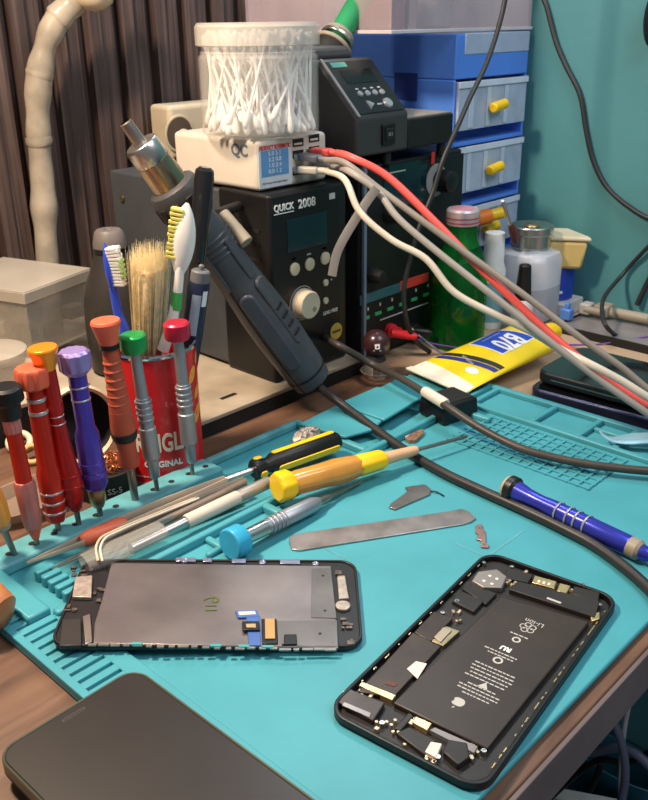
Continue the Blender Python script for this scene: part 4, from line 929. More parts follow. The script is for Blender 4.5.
# second low clear container at the far left
rc = at(2, 398, 15)
r = tbx, tby = stand(-3, 392, 24, 30.5)
r = thing('round_clear_tub', (tbx, tby, 30.5), 'clear round lidded tub at the left edge in front of the frosted box', 'tub')
tz = near(2, 348, tbx, tby).z-30.5
B().lathe([(24, .5), (27, tz-8), (25.8, tz-8), (23, 1.5), (.1, 1.5)], None, 40, close=False).build('tub_wall', BOXP, r)
B().lathe([(28, tz-8), (29, tz-6), (28.5, tz-1), (26, tz), (.1, tz)], None, 40, close=False).build('lid', LIDP, r)

# dark pear shaped bottle behind the can
dy = 640; dx = onY(116, 300, dy).x
r = thing('squeeze_bottle', (dx, dy, 15.2), 'dark rounded bottle with grey cap behind the blue toothbrush', 'bottle')
h1 = near(117, 258, dx, dy).z-15; h2 = near(117, 229, dx, dy).z-15; hb = near(117, 245, dx, dy).z-15
B().lathe([(24, 0), (27, 3), (28.5, h1*.4), (27.5, h1*.62), (23, h1*.82), (16.5, h1*.96), (13, hb)], None, 40).build('body', M('dark_brown_bottle', (.035, .030, .027), .4), r)
B().lathe([(14.5, hb-5), (14.2, hb+2), (12, h2-2), (10, h2), (4, h2), (3, h2-2)], None, 36).build('cap', M('bottle_cap_grey', (.14, .12, .11), .5), r)
B().lathe([(14.7, hb-5.5), (14.7, hb-1)], None, 36, close=False).build('neck_ring', BLACK, r)

# ================================================================== DRAWER CABINET and box on top
BL = M('blue_translucent_plastic', (.09, .25, .82), .35, var=.08, scale=15)
FR = M('frosted_drawer', (.55, .66, .84), .25, var=.15, scale=40, clear=.60)
cbx0, cbx1, cby = 746, 877, 532; cbz = onY(490, 32, 543).z
cb = thing('drawer_cabinet', (cbx0, cby, 0), 'blue plastic drawer cabinet with frosted drawers and yellow knobs against the teal wall', 'cabinet')
W0 = cbx1-cbx0; YD = 170
cbz = onY(490, 33, cby).z
dz = [onY(490, yy, cby).z for yy in (79, 126, 142, 189, 202, 249)]
lev = [(dz[1], dz[0]), (dz[3], dz[2]), (dz[3]-(dz[2]-dz[3])*1.35, dz[3]-(dz[0]-dz[2])*.25-3)]
pitch_ = dz[0]-dz[2]
lev = [(dz[0]-pitch_*k-(dz[0]-dz[1]), dz[0]-pitch_*k) for k in range(3)]
b = B(); b.bx(0, 3, 0, YD, 0, dz[0]+2); b.bx(W0-3, W0, 0, YD, 0, dz[0]+2); b.bx(3, W0-3, YD-3, YD, 0, dz[0]+2)
b.bx(0, W0, 0, YD, dz[0]+2.1, cbz)
b.build('carcass', BL, cb, bevel=6, seg=4)
for k in range(4): B().bx(1.5, W0-1.5, -1, YD-3, dz[0]-pitch_*k+1, dz[0]-pitch_*k+5).build('shelf_rail', BL, cb, bevel=.6) if k else None
B().bx(14, W0-1, -.8, 60, cbz-19, cbz+.6).build('pale_top_edge', M('pale_blue_edge', (.38, .45, .62), .4), cb, bevel=1)
for k, (z0, z1) in enumerate(lev):
    if z0 < 2: z0 = 2
    d_ = B().ring([(4, -3), (W0-4, -3), (W0-4, YD-10), (4, YD-10)], [(5.6, -1.2), (W0-5.6, -1.2), (W0-5.6, YD-12), (5.6, YD-12)], z0, z1).build('drawer', FR, cb, bevel=.6)
    B().bx(3, W0-3, -4.4, -2.6, z1-6, z1).build('drawer_lip', M('drawer_lip', (.62, .70, .84), .3), d_, bevel=.4)
    for x in (22, 52, 84): B().bx(x, x+7, -3.8, -3, z0+2, z1-7).build('drawer_rib', M('drawer_rib', (.50, .58, .74), .35), d_)
    kz = (z0+z1)/2-3; kx = onY(500, 106, cby-10).x-cbx0-10
    B().tube([(kx+8, -4, kz), (kx+8, -9, kz)], 3.5, 12).build('knob_stem', YEL, d_); B().tube([(kx-3, -10, kz-1), (kx+20, -10, kz+2)], 5.2, 16).build('knob', YEL, d_, bevel=1.5)
    # dim contents are modelled as a pale block inside each drawer
    if k < 2:
        c_ = B().box((0, 0, 0), (60, 60, (z1-z0)*.5)).build('packet', M('packet_grey', (.20, .20, .26), .6), None, bevel=2); c_.location = Vector((cbx0+58, cby+80, z0+(z1-z0)*.27))*S
        tag(c_, ('grey packet inside the upper frosted drawer', 'grey packet inside the second frosted drawer')[k], 'packet')
B().bx(-.8, 0, 45, 75, cbz-62, cbz-36).build('recess_shade_panel', M('deep_blue_shadow', (.02, .05, .25), .5), cb, bevel=.5)  # flat panel, the shade of a side recess put into its dark colour
tape = thing('tape_roll', frame((665, 640, onY(382, 68, 640).z), (-1, -.3, .1)), 'light blue tape roll with a red tag, propped behind the sloped station', 'tape')
B().ring([(20*math.cos(t*PI/18), 20*math.sin(t*PI/18)) for t in range(36)], [(13*math.cos(t*PI/18), 13*math.sin(t*PI/18)) for t in range(36)], -5, 5).build('roll', M('light_blue_tape', (.06, .32, .62), .4), tape, bevel=.5)
B().box((0, 20, 0), (8, 6, 11)).build('red_tag', M('red_tag', (.7, .06, .06), .5), tape, bevel=.4)
B().bx(655, 690, 600, 680, 184, 184.5).bm.clear()
# transparent pinkish case on top
pk = M('pink_clear', (.60, .50, .55), .25, var=.2, scale=8, clear=.36)
tcz = cbz+2
tcs = thing('clear_case', (cbx0-96, cby+2, tcz), 'clear pinkish storage case on top of the blue cabinet', 'storage box')
shell(B(), 0, cbx1-cbx0+100, 0, 190, 2, 60, 2).build('case_wall', pk, tcs, bevel=2)
B().ring([(-1.5, -1.5), (cbx1-cbx0+101, -1.5), (cbx1-cbx0+101, 191), (-1.5, 191)], [(0, 0), (cbx1-cbx0+99.5, 0), (cbx1-cbx0+99.5, 189.5), (0, 189.5)], 0, 3).build('foot_rim', M('pale_pink_edge', (.60, .55, .60), .4), tcs, bevel=.4)
B().bx(-2, cbx1-cbx0+102, -2, 192, 60, 63).build('lid', pk, tcs, bevel=1)
for k, (x, w_, c_) in enumerate(((40, 70, (.35, .14, .16)), (130, 40, (.5, .5, .52)))):
    o = B().rrect(w_, 26, 12, 0, 30).build('stored_item', M('stored_%d' % k, c_, .5), None, bevel=3); o.location = Vector((cbx0-108+x+20, cby+60, tcz+2.2))*S
    tag(o, ('dull red item inside the clear pinkish case', 'pale grey item inside the clear pinkish case')[k], 'item')

# ================================================================== BOTTLES
gx_, gy_ = stand(456, 353, 26.5); gz = near(459, 208, gx_, gy_).z
r = thing('green_bottle', (gx_, gy_, 0), 'green glass bottle with pink and white screw cap beside the power supply', 'bottle')
GG = M('green_glass', (.008, .24, .045), .05, clear=.24, coat=.6, spec=.9, tint=(.25, .85, .30))
s_ = gz/131
B().lathe([(23, 0), (26, 2), (26.7, 6), (26.7, 60*s_), (25.5, 74*s_), (20.5, 91*s_), (14.8, 103*s_), (14, gz-12)], None, 48).build('glass', GG, r, smooth=60)
B().lathe([(.1, 2), (24, 3), (25.2, 60), (.1, 60)], None, 40).build('liquid', M('dark_green_liquid', (.002, .07, .015), .1, clear=.25, tint=(.25, .7, .25)), r)
cp = B().lathe([(15.5, gz-15), (16, gz-14), (16, gz-2), (14.5, gz), (.1, gz)], None, 48, mod=flut(48, .02)).build('cap', M('cap_pink_white', (.62, .50, .52), .35, .3, var=.1), r, bevel=.3)
for z in (gz-12.5, gz-8.5): B().lathe([(16.3, z), (16.3, z+1.2)], None, 40, close=False).build('cap_stripe', M('cap_stripe_pink', (.40, .06, .12), .4), cp)
B().lathe([(11, gz+.05), (11, gz+.3)], None, 30).build('cap_print', M('cap_print_pink', (.60, .25, .32), .4), cp)

ox, oy = stand(489, 330, 13)
r = thing('white_flux_bottle', (ox, oy, 0), 'narrow white bottle with blue label between green bottle and alcohol dispenser', 'bottle')
oz = near(489, 232, ox, oy).z; WHB = M('cool_white', (.85, .86, .88), .4)
B().lathe([(12.5, 0), (13, 2), (13, oz*.62), (10.5, oz*.7), (10, oz)], None, 32).build('body', WHB, r, bevel=.5)
B().lathe([(13.2, 8), (13.2, oz*.5)], None, 32, close=False).build('label', M('pale_blue_label', (.20, .42, .55), .5), r)
orr = thing('orange_cap_tube', frame(Vector((775, 520, oz+6)), (1, -.45, .14)), 'orange tube with yellow end lying on the white bottle', 'tube')
B().lathe([(7, -26), (8, -22), (8, 18), (5, 20)], None, 24).build('body', M('orange_plastic', (.80, .20, .02), .4), orr, bevel=.5); B().lathe([(5, 19), (6, 22), (6, 34), (4, 36)], None, 20).build('yellow_end', YEL, orr, bevel=.5)

ax_, ay_ = stand(524, 325, 32)
r = thing('alcohol_dispenser', (ax_, ay_, 0), 'square shouldered translucent white dispenser bottle with steel pump top', 'dispenser')
az = near(526, 224, ax_, ay_).z; sh = near(530, 249, ax_, ay_).z
MK = M('milky_plastic', (.66, .68, .74), .3, var=.04, clear=.90)
b = B(); b.lathe([(29, 0), (32.5, 3), (33, 8), (33, sh-9), (30, sh-2), (20, sh+1), (18, sh+5)], None, 48, mod=lambda a, z: 1+.05*math.cos(4*(a-.8))); b.build('bottle_body', MK, r, smooth=50)
B().lathe([(33.3, 3), (33.3, sh*.52)], None, 48, close=False, mod=lambda a, z: 1+.05*math.cos(4*(a-.8))).build('liquid_level', M('milky_liquid', (.52, .54, .62), .3, clear=.7), r)
pt = B().lathe([(20, sh+3), (21, sh+4), (21, az-9), (23, az-8), (23, az-1), (21.5, az), (14, az-2), (.1, az-3)], None, 48).build('pump_top', STEEL, r, bevel=.4)
B().ball((0, 0, az-1.5), 8, sc=(1, 1, .35)).build('pump_dome', BRASS, pt)
r = thing('dropper_brush', frame(onY(513, 232, 468), onY(501, 196, 462)-onY(513, 232, 468)), 'thin metal rod with red brown grip leaning on the dispenser top', 'tool')
B().lathe([(1.7, 10), (1.7, 48)], None, 12).build('rod', STEEL, r); B().lathe([(3, -16), (4, -12), (4, 6), (2, 12)], None, 16).build('grip', M('red_brown_grip', (.12, .03, .025), .4), r)
bb = at(517, 330, 0)
r = thing('black_capped_bottle', (762, 448, 0), 'small bottle with tapered black cap in front of the alcohol dispenser', 'bottle')
z1_ = near(516, 264, 762, 448).z; z0_ = near(516, 296, 762, 448).z
B().lathe([(10, 0), (11, 1), (11, z0_-6), (7, z0_)], None, 28).build('body', MK, r); B().lathe([(8.6, z0_-3), (7.6, z0_+10), (6, z1_-1), (4.5, z1_)], None, 28).build('cap', BLACK, r, bevel=.4)

# yellow tub over blue tin over clips
r = thing('yellow_tub', (852, 466, 0), 'yellow lidded tub standing on a blue tin near the teal wall', 'tub')
ytop = onX(575, 234, 858).z; ymid = onX(575, 268, 858).z; yb = onX(575, 300, 858).z
r.location.z = (ymid+.6)*S
B().lathe([(25, 0), (29, ytop-ymid-5)], None, 4, sx=.8, sy=1.35).build('tub_body', M('butter_yellow', (.70, .52, .20), .45), r, bevel=4, m=Matrix.Rotation(PI/4, 4, 'Z') if False else None)
B().lathe([(30.5, ytop-ymid-5), (31, ytop-ymid-1), (29, ytop-ymid)], None, 4, sx=.8, sy=1.35).build('lid', M('butter_lid', (.68, .60, .42), .4), r, bevel=1.5)
r = thing('blue_tin', (858, 468, yb), 'round blue tin with white print under the yellow tub', 'tin')
B().lathe([(22, 0), (22, ymid-yb-3), (22.6, ymid-yb-3), (22.6, ymid-yb)], None, 40).build('body', M('royal_blue_print', (.02, .06, .45), .4), r, bevel=.4)
def wtin(p_): a = math.atan2(-468, -858)+.1+p_.x/22.2; return ((22.2+p_.z)*math.cos(a), (22.2+p_.z)*math.sin(a), 9+p_.y)
b = B()
for a_, w_ in ((-.3, .08), (-.1, .35), (.3, .2)):
    a_ += math.atan2(-468, -858); b.faces([(22.3*math.cos(q_), 22.3*math.sin(q_), z_) for q_, z_ in ((a_, 8), (a_+w_*.5, 8), (a_+w_, 8), (a_+w_, 11), (a_+w_*.5, 11), (a_, 11))], [tuple(range(6))])
b.build('white_print', WHITEM, r, smooth=0)
r = thing('cardboard_pack', (858, 466, 0), 'beige pack under the blue tin beside the metal clamp', 'box')
B().bx(-22, 20, -26, 24, 0, yb-.4).build('pack_body', M('beige_card', (.58, .56, .55), .6, var=.2), r, bevel=1.5)

# metal tray with clamp near the teal wall
r = thing('clear_tray', (790, 300, 0), 'low smoky clear tray with black edge along the foot of the teal wall', 'tray')
TR = M('smoky_tray', (.26, .24, .24), .25, var=.15, clear=.8)
b = B(); b.bx(2, 88, -160, 122, .5, 7); b.build('tray_body', TR, r, bevel=1); b = B(); b.bx(0, 2.4, -160, 124, 0, 8); b.bx(0, 88, 122, 124, 0, 8); b.build('black_edge', BLACKM, r)
r = thing('clamp_bar', (846, 340, 7.6), 'beige threaded clamp bar lying in the clear tray', 'clamp')
B().cyl((14, -150, 7), (0, 62, 7), 5.5, n=16).build('bar', TANG, r)
for k in range(40): B().lathe([(5.6, 0), (6.4, .8), (5.6, 1.6)], frame((14-.066*(20+k*3.6)*1, -150+20+k*3.6, 7), (-14, 212, 0)), 12, close=False).build('thread_ring', TANG, r)
B().box((0, 60, 8), (18, 16, 13)).build('jaw', TANG, r, bevel=2); B().box((-6, 76, 8), (14, 12, 12)).build('jaw', M('jaw_grey', (.40, .38, .36), .5), r, bevel=2); B().cyl((-10, 54, 8), (-10, 76, 8), 4, n=16).build('jaw_knob', TANG, r)
r = thing('blue_clip', onX(560, 318, 800) if False else (812, 424, 8.4), 'small blue plastic clip at the foot of the dispenser', 'clip')
B().box((0, 0, 6), (10, 12, 12)).build('body', M('clip_blue', (.08, .22, .60), .4), r, bevel=1.5); B().box((0, 0, 14), (6, 5, 8)).build('tongue', M('clip_blue', (.08, .22, .60), .4), r, bevel=1)

# ================================================================== GLUE TUBE
a0 = (at(420, 365, 9)+at(459, 397, 9))/2; a1 = at(550, 343, 12)
gl = thing('glue_tube', frame((a0.x, a0.y, 9), (0, 0, 1), (a1-a0)), 'large yellow glue tube with blue label lying across the back edge of the mat', 'glue tube')
TL = 118
def half(x):                                            # half width, half height
    t = max(0, min(1, x/TL)); return 36.5-7*t, .8+12.5*(t**.8)
YG = M('glue_yellow', (.85, .62, .015), .3, var=.05, coat=.3)
def surf(x, y, e=.15):
    w_, h_ = half(x); k_ = max(0, 1-(y/w_)**2); z = h_*math.sqrt(k_)*1.0; return Vector((x, y, h_+z+e))
b = B(); rings = []
for i in range(19):
    x = TL*i/18; w_, h_ = half(x); rings.append([b.bm.verts.new((x, w_*math.cos(t*2*PI/36), h_+h_*math.sin(t*2*PI/36))) for t in range(36)])
w_, h_ = half(TL)
for x, k_ in ((TL+7, .8), (TL+10, .45)): rings.append([b.bm.verts.new((x, w_*k_*math.cos(t*2*PI/36), h_+h_*k_*math.sin(t*2*PI/36))) for t in range(36)])
for p_, q_ in zip(rings, rings[1:]):
    for t in range(36): b.bm.faces.new((p_[t], p_[(t+1) % 36], q_[(t+1) % 36], q_[t]))
b.bm.faces.new(rings[0]); b.bm.faces.new(rings[-1]); b.build('tube_body', YG, gl, smooth=50)
B().bx(-6, 1, -37, 37, .2, 2).build('crimp', M('crimp_white', (.80, .74, .62), .45), gl, bevel=.4)
B().lathe([(10, 0), (9.5, 20), (6, 26)], frame((TL+9, 0, h_), (1, 0, 0)), 28, mod=flut(20, .05)).build('cap', YEL, gl, bevel=.5)
def patch(name, quad, m_, e=.25, n=16):
    (p0, p1, p2, p3) = quad; b = B(); vs = []; fs = []
    for i in range(n+1):
        for j_ in range(n+1):
            u_, v_ = i/n, j_/n; x = (p0[0]*(1-u_)+p1[0]*u_)*(1-v_)+(p3[0]*(1-u_)+p2[0]*u_)*v_; y = (p0[1]*(1-u_)+p1[1]*u_)*(1-v_)+(p3[1]*(1-u_)+p2[1]*u_)*v_; vs.append(surf(x, y, e))
    for i in range(n):
        for j_ in range(n): k_ = i*(n+1)+j_; fs.append((k_, k_+1, k_+n+2, k_+n+1))
    return b.faces(vs, fs).build(name, m_, gl)
patch('white_end', [(0, -35.5), (9, -35), (15, 34), (0, 35.5)], M('crimp_white', (.80, .74, .62), .45), .2)
patch('navy_band', [(36, -31), (42, -31), (29, 31), (23, 31)], M('navy_print', (.02, .03, .20), .45), .2)
patch('dark_band', [(43, -31), (49, -31), (36, 31), (30, 31)], M('black_print', (.02, .02, .02), .5), .2)
patch('white_frame', [(60, -17), (102, -17), (96, 24), (58, 24)], WHITEM, .2)
patch('blue_label', [(61.3, -15.8), (100.7, -15.8), (94.7, 22.8), (59.3, 22.8)], M('label_royal_blue', (.02, .07, .50), .4), .35)
patch('green_splash', [(104, -12), (113, -14), (111, 2), (104, 4)], M('olive_print', (.45, .50, .06), .5), .2)
patch('dark_scribble', [(76, 24.4), (104, 22.6), (104, 23.6), (76, 25.4)], M('black_print', (.02, .02, .02), .5), .2, n=6)
def wg(xc, yc, e): return lambda p_: surf(xc-p_.x, yc-p_.y, e+p_.z)
text('label_lettering', 'B70', 35, WHITEM, gl, I4, .1, bold=.03, warp=wg(80, -4, .5), xs=.46)
text('lettering', 'Super adhesive', 3.6, GREYT, gl, I4, .05, warp=wg(78, 15, .5))
text('lettering', 'ADHESIVE', 4.2, WHITEM, gl, I4, .05, warp=lambda p_: surf(34.5-p_.y+(0)*p_.x-p_.x*.28, -p_.x+0, .5))
o = B(); vs = [surf(24+4.5*math.cos(t*PI/10), -16+7*math.sin(t*PI/10), .35) for t in range(20)]; o.faces(vs, [tuple(range(20))]).build('white_oval', WHITEM, gl)

# ================================================================== PHONES at the right
r = thing('dark_phone', Matrix.Translation((662, 272, 0)) @ Matrix.Rotation(math.radians(4), 4, 'Z'), 'lower dark blue edged phone of the two phones stacked on the bare desk', 'phone')
NB = M('navy_phone_edge', (.035, .04, .085), .3, .5)
B().rrect(78, 165, 12, .2, 11.6).build('frame', NB, r, bevel=2.2, seg=3); B().rrect(74, 161, 10, 11.6, 12).build('screen', M('glossy_black', (.006, .006, .007), .08, coat=.8), r); B().box((-38.6, 58, 4), (1.2, 12, 3)).build('port', BLACKM, r)
r2 = thing('cracked_phone', Matrix.Translation((668, 272, 14.5)) @ Matrix.Rotation(math.radians(1), 4, 'Z') @ Matrix.Rotation(math.radians(-.5), 4, 'Y'), 'upper black phone of the stacked pair, its glass reflecting the teal wall', 'phone')
B().rrect(78, 160, 11, 0, 10).build('frame', HB, r2, bevel=2, seg=3); s2 = B().rrect(75, 157, 9.5, 10, 10.4).build('screen', M('glossy_black', (.006, .006, .007), .08, coat=.8), r2)
B().box((-38.8, 20, 5), (1, 90, .8)).build('edge_line', STEELD, r2)

# ================================================================== TOOLS ON THE MAT
def along(name, lab, cat, pa, pb, za, zb):
    a = at(*pa, za); b_ = at(*pb, zb); return thing(name, frame(a, b_-a, (0, 0, 1)), lab, cat), (b_-a).length
# amber handled driver
r, L = along('screwdriver', 'large amber and yellow handled screwdriver lying across the tray wall', 'screwdriver', (276, 488), (463, 437.5), 20, 13)
B().lathe([(9, 0), (10.5, 1), (10.5, 9), (8, 13)], None, 32, mod=flut(8, .08)).build('end_cap', YEL, r, bevel=.6)
B().lathe([(7.6, 11), (8.2, 16), (8.5, 36), (9.2, 46), (8.5, 58), (7.2, 66)], None, 32, mod=flut(6, .06)).build('handle', AMBERL, r, smooth=60)
B().lathe([(7.4, 64), (7.8, 67), (7.2, 84), (6, 87)], None, 28, mod=flut(20, .06)).build('front_grip', YEL, r, bevel=.3)
B().lathe([(5.2, 86), (4.6, 90), (3.8, 112), (3.2, 116)], None, 20).build('nose', M('clear_amber_nose', (.70, .42, .24), .25), r)
B().lathe([(1.4, 30), (1.4, L), (.8, L+4)], None, 12).build('blade', STEELD, r)
# light blue capped driver
r, L = along('screwdriver', 'grey metal screwdriver with light blue cap lying in front of the tray', 'screwdriver', (229, 545), (362, 481.5), 14, 7)
B().lathe([(9, 0), (10, .8), (10, 9.5), (9, 11)], None, 40, mod=flut(40, .02)).build('cap', SKY, r, bevel=.5)
B().lathe([(2.5, 10), (4.6, 12), (5, 30)], None, 24).build('shaft', STEEL, r); B().lathe([(4.9, 30), (4.9, 46), (5.5, 47), (5.5, 72), (3.6, 78)], None, 24, mod=flut(8, .05)).build('grip', ALU, r, bevel=.3)
for k in range(4): B().lathe([(5.3, 33+k*3.4), (5.7, 34+k*3.4), (5.3, 35.2+k*3.4)], None, 24).build('grip_ring', ALU, r)
B().lathe([(2.8, 78), (2.6, 86), (1.2, 90), (1, L)], None, 14).build('blade', STEELD, r)
# black and yellow driver in the tray
r, L = along('screwdriver', 'black screwdriver with yellow striped handle resting in the tool tray', 'screwdriver', (338, 440), (253, 470), 16, 14)
Lh = L
B().lathe([(6, 0), (7.4, 2), (7.4, Lh-16), (5.4, Lh-12), (5.6, Lh-8), (7.6, Lh-3), (7, Lh)], None, 32, mod=flut(6, .07)).build('handle', BLACK, r, bevel=.4)
for a in (.2, 2.3, 4.4): B().rrect(5.5, Lh-20, 2.4, 0, 1.0, c=(0, 0)).build('yellow_stripe', YEL, r, bevel=.3, m=frame((6.9*math.cos(a), 6.9*math.sin(a), (Lh-14)/2), (math.cos(a), math.sin(a), 0), (-math.sin(a), math.cos(a), 0)))
for a in (.2, 2.3, 4.4): B().rrect(5.5, 6, 2.4, 0, 1.0).build('yellow_stripe', YEL, r, bevel=.3, m=frame((6.8*math.cos(a), 6.8*math.sin(a), Lh-5), (math.cos(a), math.sin(a), 0), (-math.sin(a), math.cos(a), 0)))
B().lathe([(2.3, Lh-1), (2.2, Lh+62), (1.5, Lh+68)], None, 14).build('blade', STEEL, r)
# blue driver at the right
r, L = along('screwdriver', 'metallic blue screwdriver lying beside the thick cord at the right', 'screwdriver', (506, 486), (640, 551), 14, 11)
B().lathe([(6, 0), (7.6, .6), (8.6, 3), (8.6, 7), (6.8, 9)], None, 32).build('swivel_cap', M('cream_black_cap', (.42, .36, .26), .5), r, bevel=.4); B().lathe([(8.8, 3), (8.9, 4), (8.8, 7.6), (7, 9.5)], None, 30).build('cap_ring', BLACK, r)
L2 = L
B().lathe([(7.2, 9), (5.6, 18), (5.2, 28), (6, 38), (6.2, L2*.55), (6.4, L2-8), (5.2, L2-6)], None, 30, mod=flut(12, .04)).build('handle', BLUEA, r, bevel=.2)
for k in (.42, .5, .56, .63): B().lathe([(6.6, L2*k), (6.8, L2*k+.6), (6.6, L2*k+1.2)], None, 28, close=False).build('silver_ring', SILV, r)
B().lathe([(6.2, L2-7), (6.4, L2-1), (5, L2+1)], None, 24).build('front_ring', TANG, r, bevel=.3); B().lathe([(4.8, L2), (4.4, L2+5), (2.6, L2+9), (1.2, L2+10), (1.2, L2+16)], None, 20).build('nose', BLUEA, r)
# spudger
sp = at(384, 531, 4.2)
r = thing('metal_spudger', (sp.x, sp.y, 3.8), 'flat brushed metal opening strip with a pointed end lying on the mat', 'pry tool')
B().prism([v[:2] for v in local(r, [at(x, y, 4.2) for x, y in [(289, 543), (290, 537), (300, 534), (452, 511.5), (461, 509.5), (469, 512), (476, 519), (471, 522.5), (462, 525), (300, 551), (292, 550)]])], 0, 1.1).build('strip', M('scratched_steel', (.44, .37, .34), .35, .9, var=.3, scale=60), r, bevel=.25)
def bits(name, lab, poly, holes, cat='bracket', m_=STEELD, grp=None, h_=1.2):
    cx_ = sum(p_[0] for p_ in poly)/len(poly); cy_ = sum(p_[1] for p_ in poly)/len(poly); c_ = at(cx_, cy_, 4); r = thing(name, (c_.x, c_.y, 3.8), lab, cat)
    B().prism([v[:2] for v in local(r, [at(x, y, 4.2) for x, y in poly])], 0, h_).build('plate', m_, r, bevel=.25)
    for x, y, k_ in holes:
        q_ = local(r, [at(x, y, 4.4)])[0]; B().lathe([(k_, h_), (k_, h_+.25), (k_*.5, h_+.25), (k_*.5, h_+.1)], Matrix.Translation((q_.x, q_.y, 0)), 16).build('hole_rim', STEEL, r)
bits('shield_bracket', 'dark metal shield bracket with clipped corner above the opening strip', [(389, 508), (391, 504), (404, 495), (408, 491), (405, 488), (410, 487), (418, 486), (425, 485), (431, 490), (430, 495), (395, 510)], [(424, 492, 1.2), (410, 492, 1)])
cw = [at(431, 491, 4.6), at(440, 493.5, 4.4), at(444, 496, 4.4)]
cable('flex_tail', [cw[0], (cw[0]+cw[1])/2+Vector((0, 0, .5)), cw[1], cw[2]], .5, BLACK, 'thin dark tail wire beside the shield bracket', 'wire', 4)
bits('screw_bracket', 'tiny copper coloured stepped bracket right of the opening strip', [(475.5, 526), (482, 525), (483, 530), (485, 531), (486, 544), (489, 546), (488, 548.5), (481, 547.5), (481, 541), (476.5, 540), (478, 535), (475.5, 533)], [(480, 529, .9), (484, 545, .9)], m_=M('pinkish_copper', (.42, .25, .22), .4, .7, var=.2))
bits('copper_scrap', 'small crumpled copper foil scrap behind the amber screwdriver', [(410, 437), (418, 433), (424, 432), (423, 436), (415, 443), (409, 443), (405, 441)], [(415, 438, .8)], m_=M('copper_foil', (.42, .22, .14), .4, .6, var=.4, scale=300), h_=3)
bits('white_scrap', 'tiny white foam scrap beside the copper foil', [(403, 435), (409, 433), (411, 437), (405, 439)], [], cat='scrap', m_=WHITEM, h_=2)

# pale blue tweezers at the right compartments
r = thing('tweezers', at(620, 436, 9), 'light blue tweezers with a bent tip lying over the right compartments', 'tweezers')
TB = M('pale_blue_steel', (.30, .55, .70), .35, .3)
for dy in (0, 5):
    Q = local(r, smoothpath([at(600, 431+dy*.2, 13), at(606, 437, 11), at(616, 439+dy*.4, 10), at(630, 437+dy, 11), at(650, 436+dy, 13), at(690, 437+dy, 13)], 5)); B().tube(Q, lambda t: .8+3.0*min(1, t*1.6), 10, flat=.35, hint=(0, 0, 1)).build('arm', TB, r)
# tray contents: tweezers, sleeves, files
def tw(lab, tip, end, z0, z1, m_, w_=3.6, gap=4, grip=None):
    a = at(*tip, z0); c = at(*end, z1); ax = c-a; L = ax.length; r = thing('tweezers', frame(a, ax, (0, 0, 1)), lab, 'tweezers')
    for s_ in (-1, 1):
        P = [Vector((0, s_*(.5+gap*math.sin(PI*(t/10)*.9)), L*t/10)) for t in range(11)]; B().tube(P, lambda t: .7+w_*min(1, t*1.7), 10, flat=.3 if True else 1, hint=(0, 1, 0)).build('arm', m_, r, smooth=60)
    if grip: B().lathe([(3.2, L*grip[0]), (5, L*grip[0]+4), (5.4, L*grip[1]-4), (4, L*grip[1])], None, 20).build('grip', grip[2], r)
    return r
CRM = M('cream_steel', (.62, .50, .38), .4, .3, var=.1)
tw('cream tweezers with an orange red grip lying at the back of the tool tray', (27, 563), (226, 482), 11, 15, CRM, grip=(.24, .46, M('orange_red_grip', (.75, .16, .08), .45)))
tw('steel tweezers lying in the middle of the tool tray', (52, 569), (245, 482), 10, 16, M('bright_steel', (.55, .50, .45), .3, .8), w_=3.0, gap=3)
tw('dark grey tweezers under the cream pair in the tool tray', (70, 562), (236, 496), 8, 11, M('grey_steel', (.22, .20, .18), .35, .8), w_=4.2, gap=2)
SLV = M('frosted_sleeve', (.66, .60, .52), .35, var=.1, clear=.24)
a = at(84, 564, 13); c = at(163, 530, 15); r = thing('clear_sleeve', frame(a, c-a, (0, 0, 1)), 'frosted clear plastic tip sleeve at the left of the tray', 'sleeve'); B().lathe([(8, 0), (9, 8), (8.6, (c-a).length-4), (7.4, (c-a).length)], None, 24, sx=.6).build('tube', SLV, r)
a = at(186, 522, 14); c = at(238, 497, 15); r = thing('white_tube', frame(a, c-a, (0, 0, 1)), 'matte white tube over a metal rod in the tool tray', 'tube'); L = (c-a).length
B().lathe([(4.2, 0), (4.6, 1), (4.6, L-1), (4.2, L)], None, 24).build('tube', M('matte_white_tube', (.60, .54, .46), .6), r); B().lathe([(3.4, -40), (3.6, 0)], None, 20).build('rod', STEEL, r); B().lathe([(3.8, L), (4.2, L+2), (4.2, L+26), (3.2, L+28)], None, 20).build('rear_rod', M('warm_grey_rod', (.42, .36, .31), .4, .5), r)
a = at(100, 548, 16); r = thing('wire_loop', (a.x, a.y, a.z), 'thin cream wire curled over the tweezers in the tray', 'wire')
Q = smoothpath([at(98, 561, 17), at(96, 548, 20), at(101, 538, 21), at(112, 532, 20), at(130, 524, 18), at(160, 512, 17), at(195, 498, 17)], 6); B().tube(local(r, Q), .8, 8).build('wire', CREAM, r); B().tube([v+Vector((1.5, -2.2, 0)) for v in local(r, Q)], .8, 8).build('wire', WHITE, r)
# silver foil crumple behind the yellow striped driver
fc = at(310, 437, 14); r = thing('foil_scrap', (fc.x, fc.y+4, 9), 'crumpled beige foil behind the yellow striped screwdriver', 'scrap')
b = B(); b.ball((0, 0, 4), 9, sc=(1.5, .7, .7), n=26)
for v in b.bm.verts: v.co += Vector((random.uniform(-1, 1), random.uniform(-1, 1), random.uniform(-1, 1)))*1.3
b.build('foil', M('beige_foil', (.50, .42, .36), .45, .5, var=.3, scale=200), r, smooth=0)

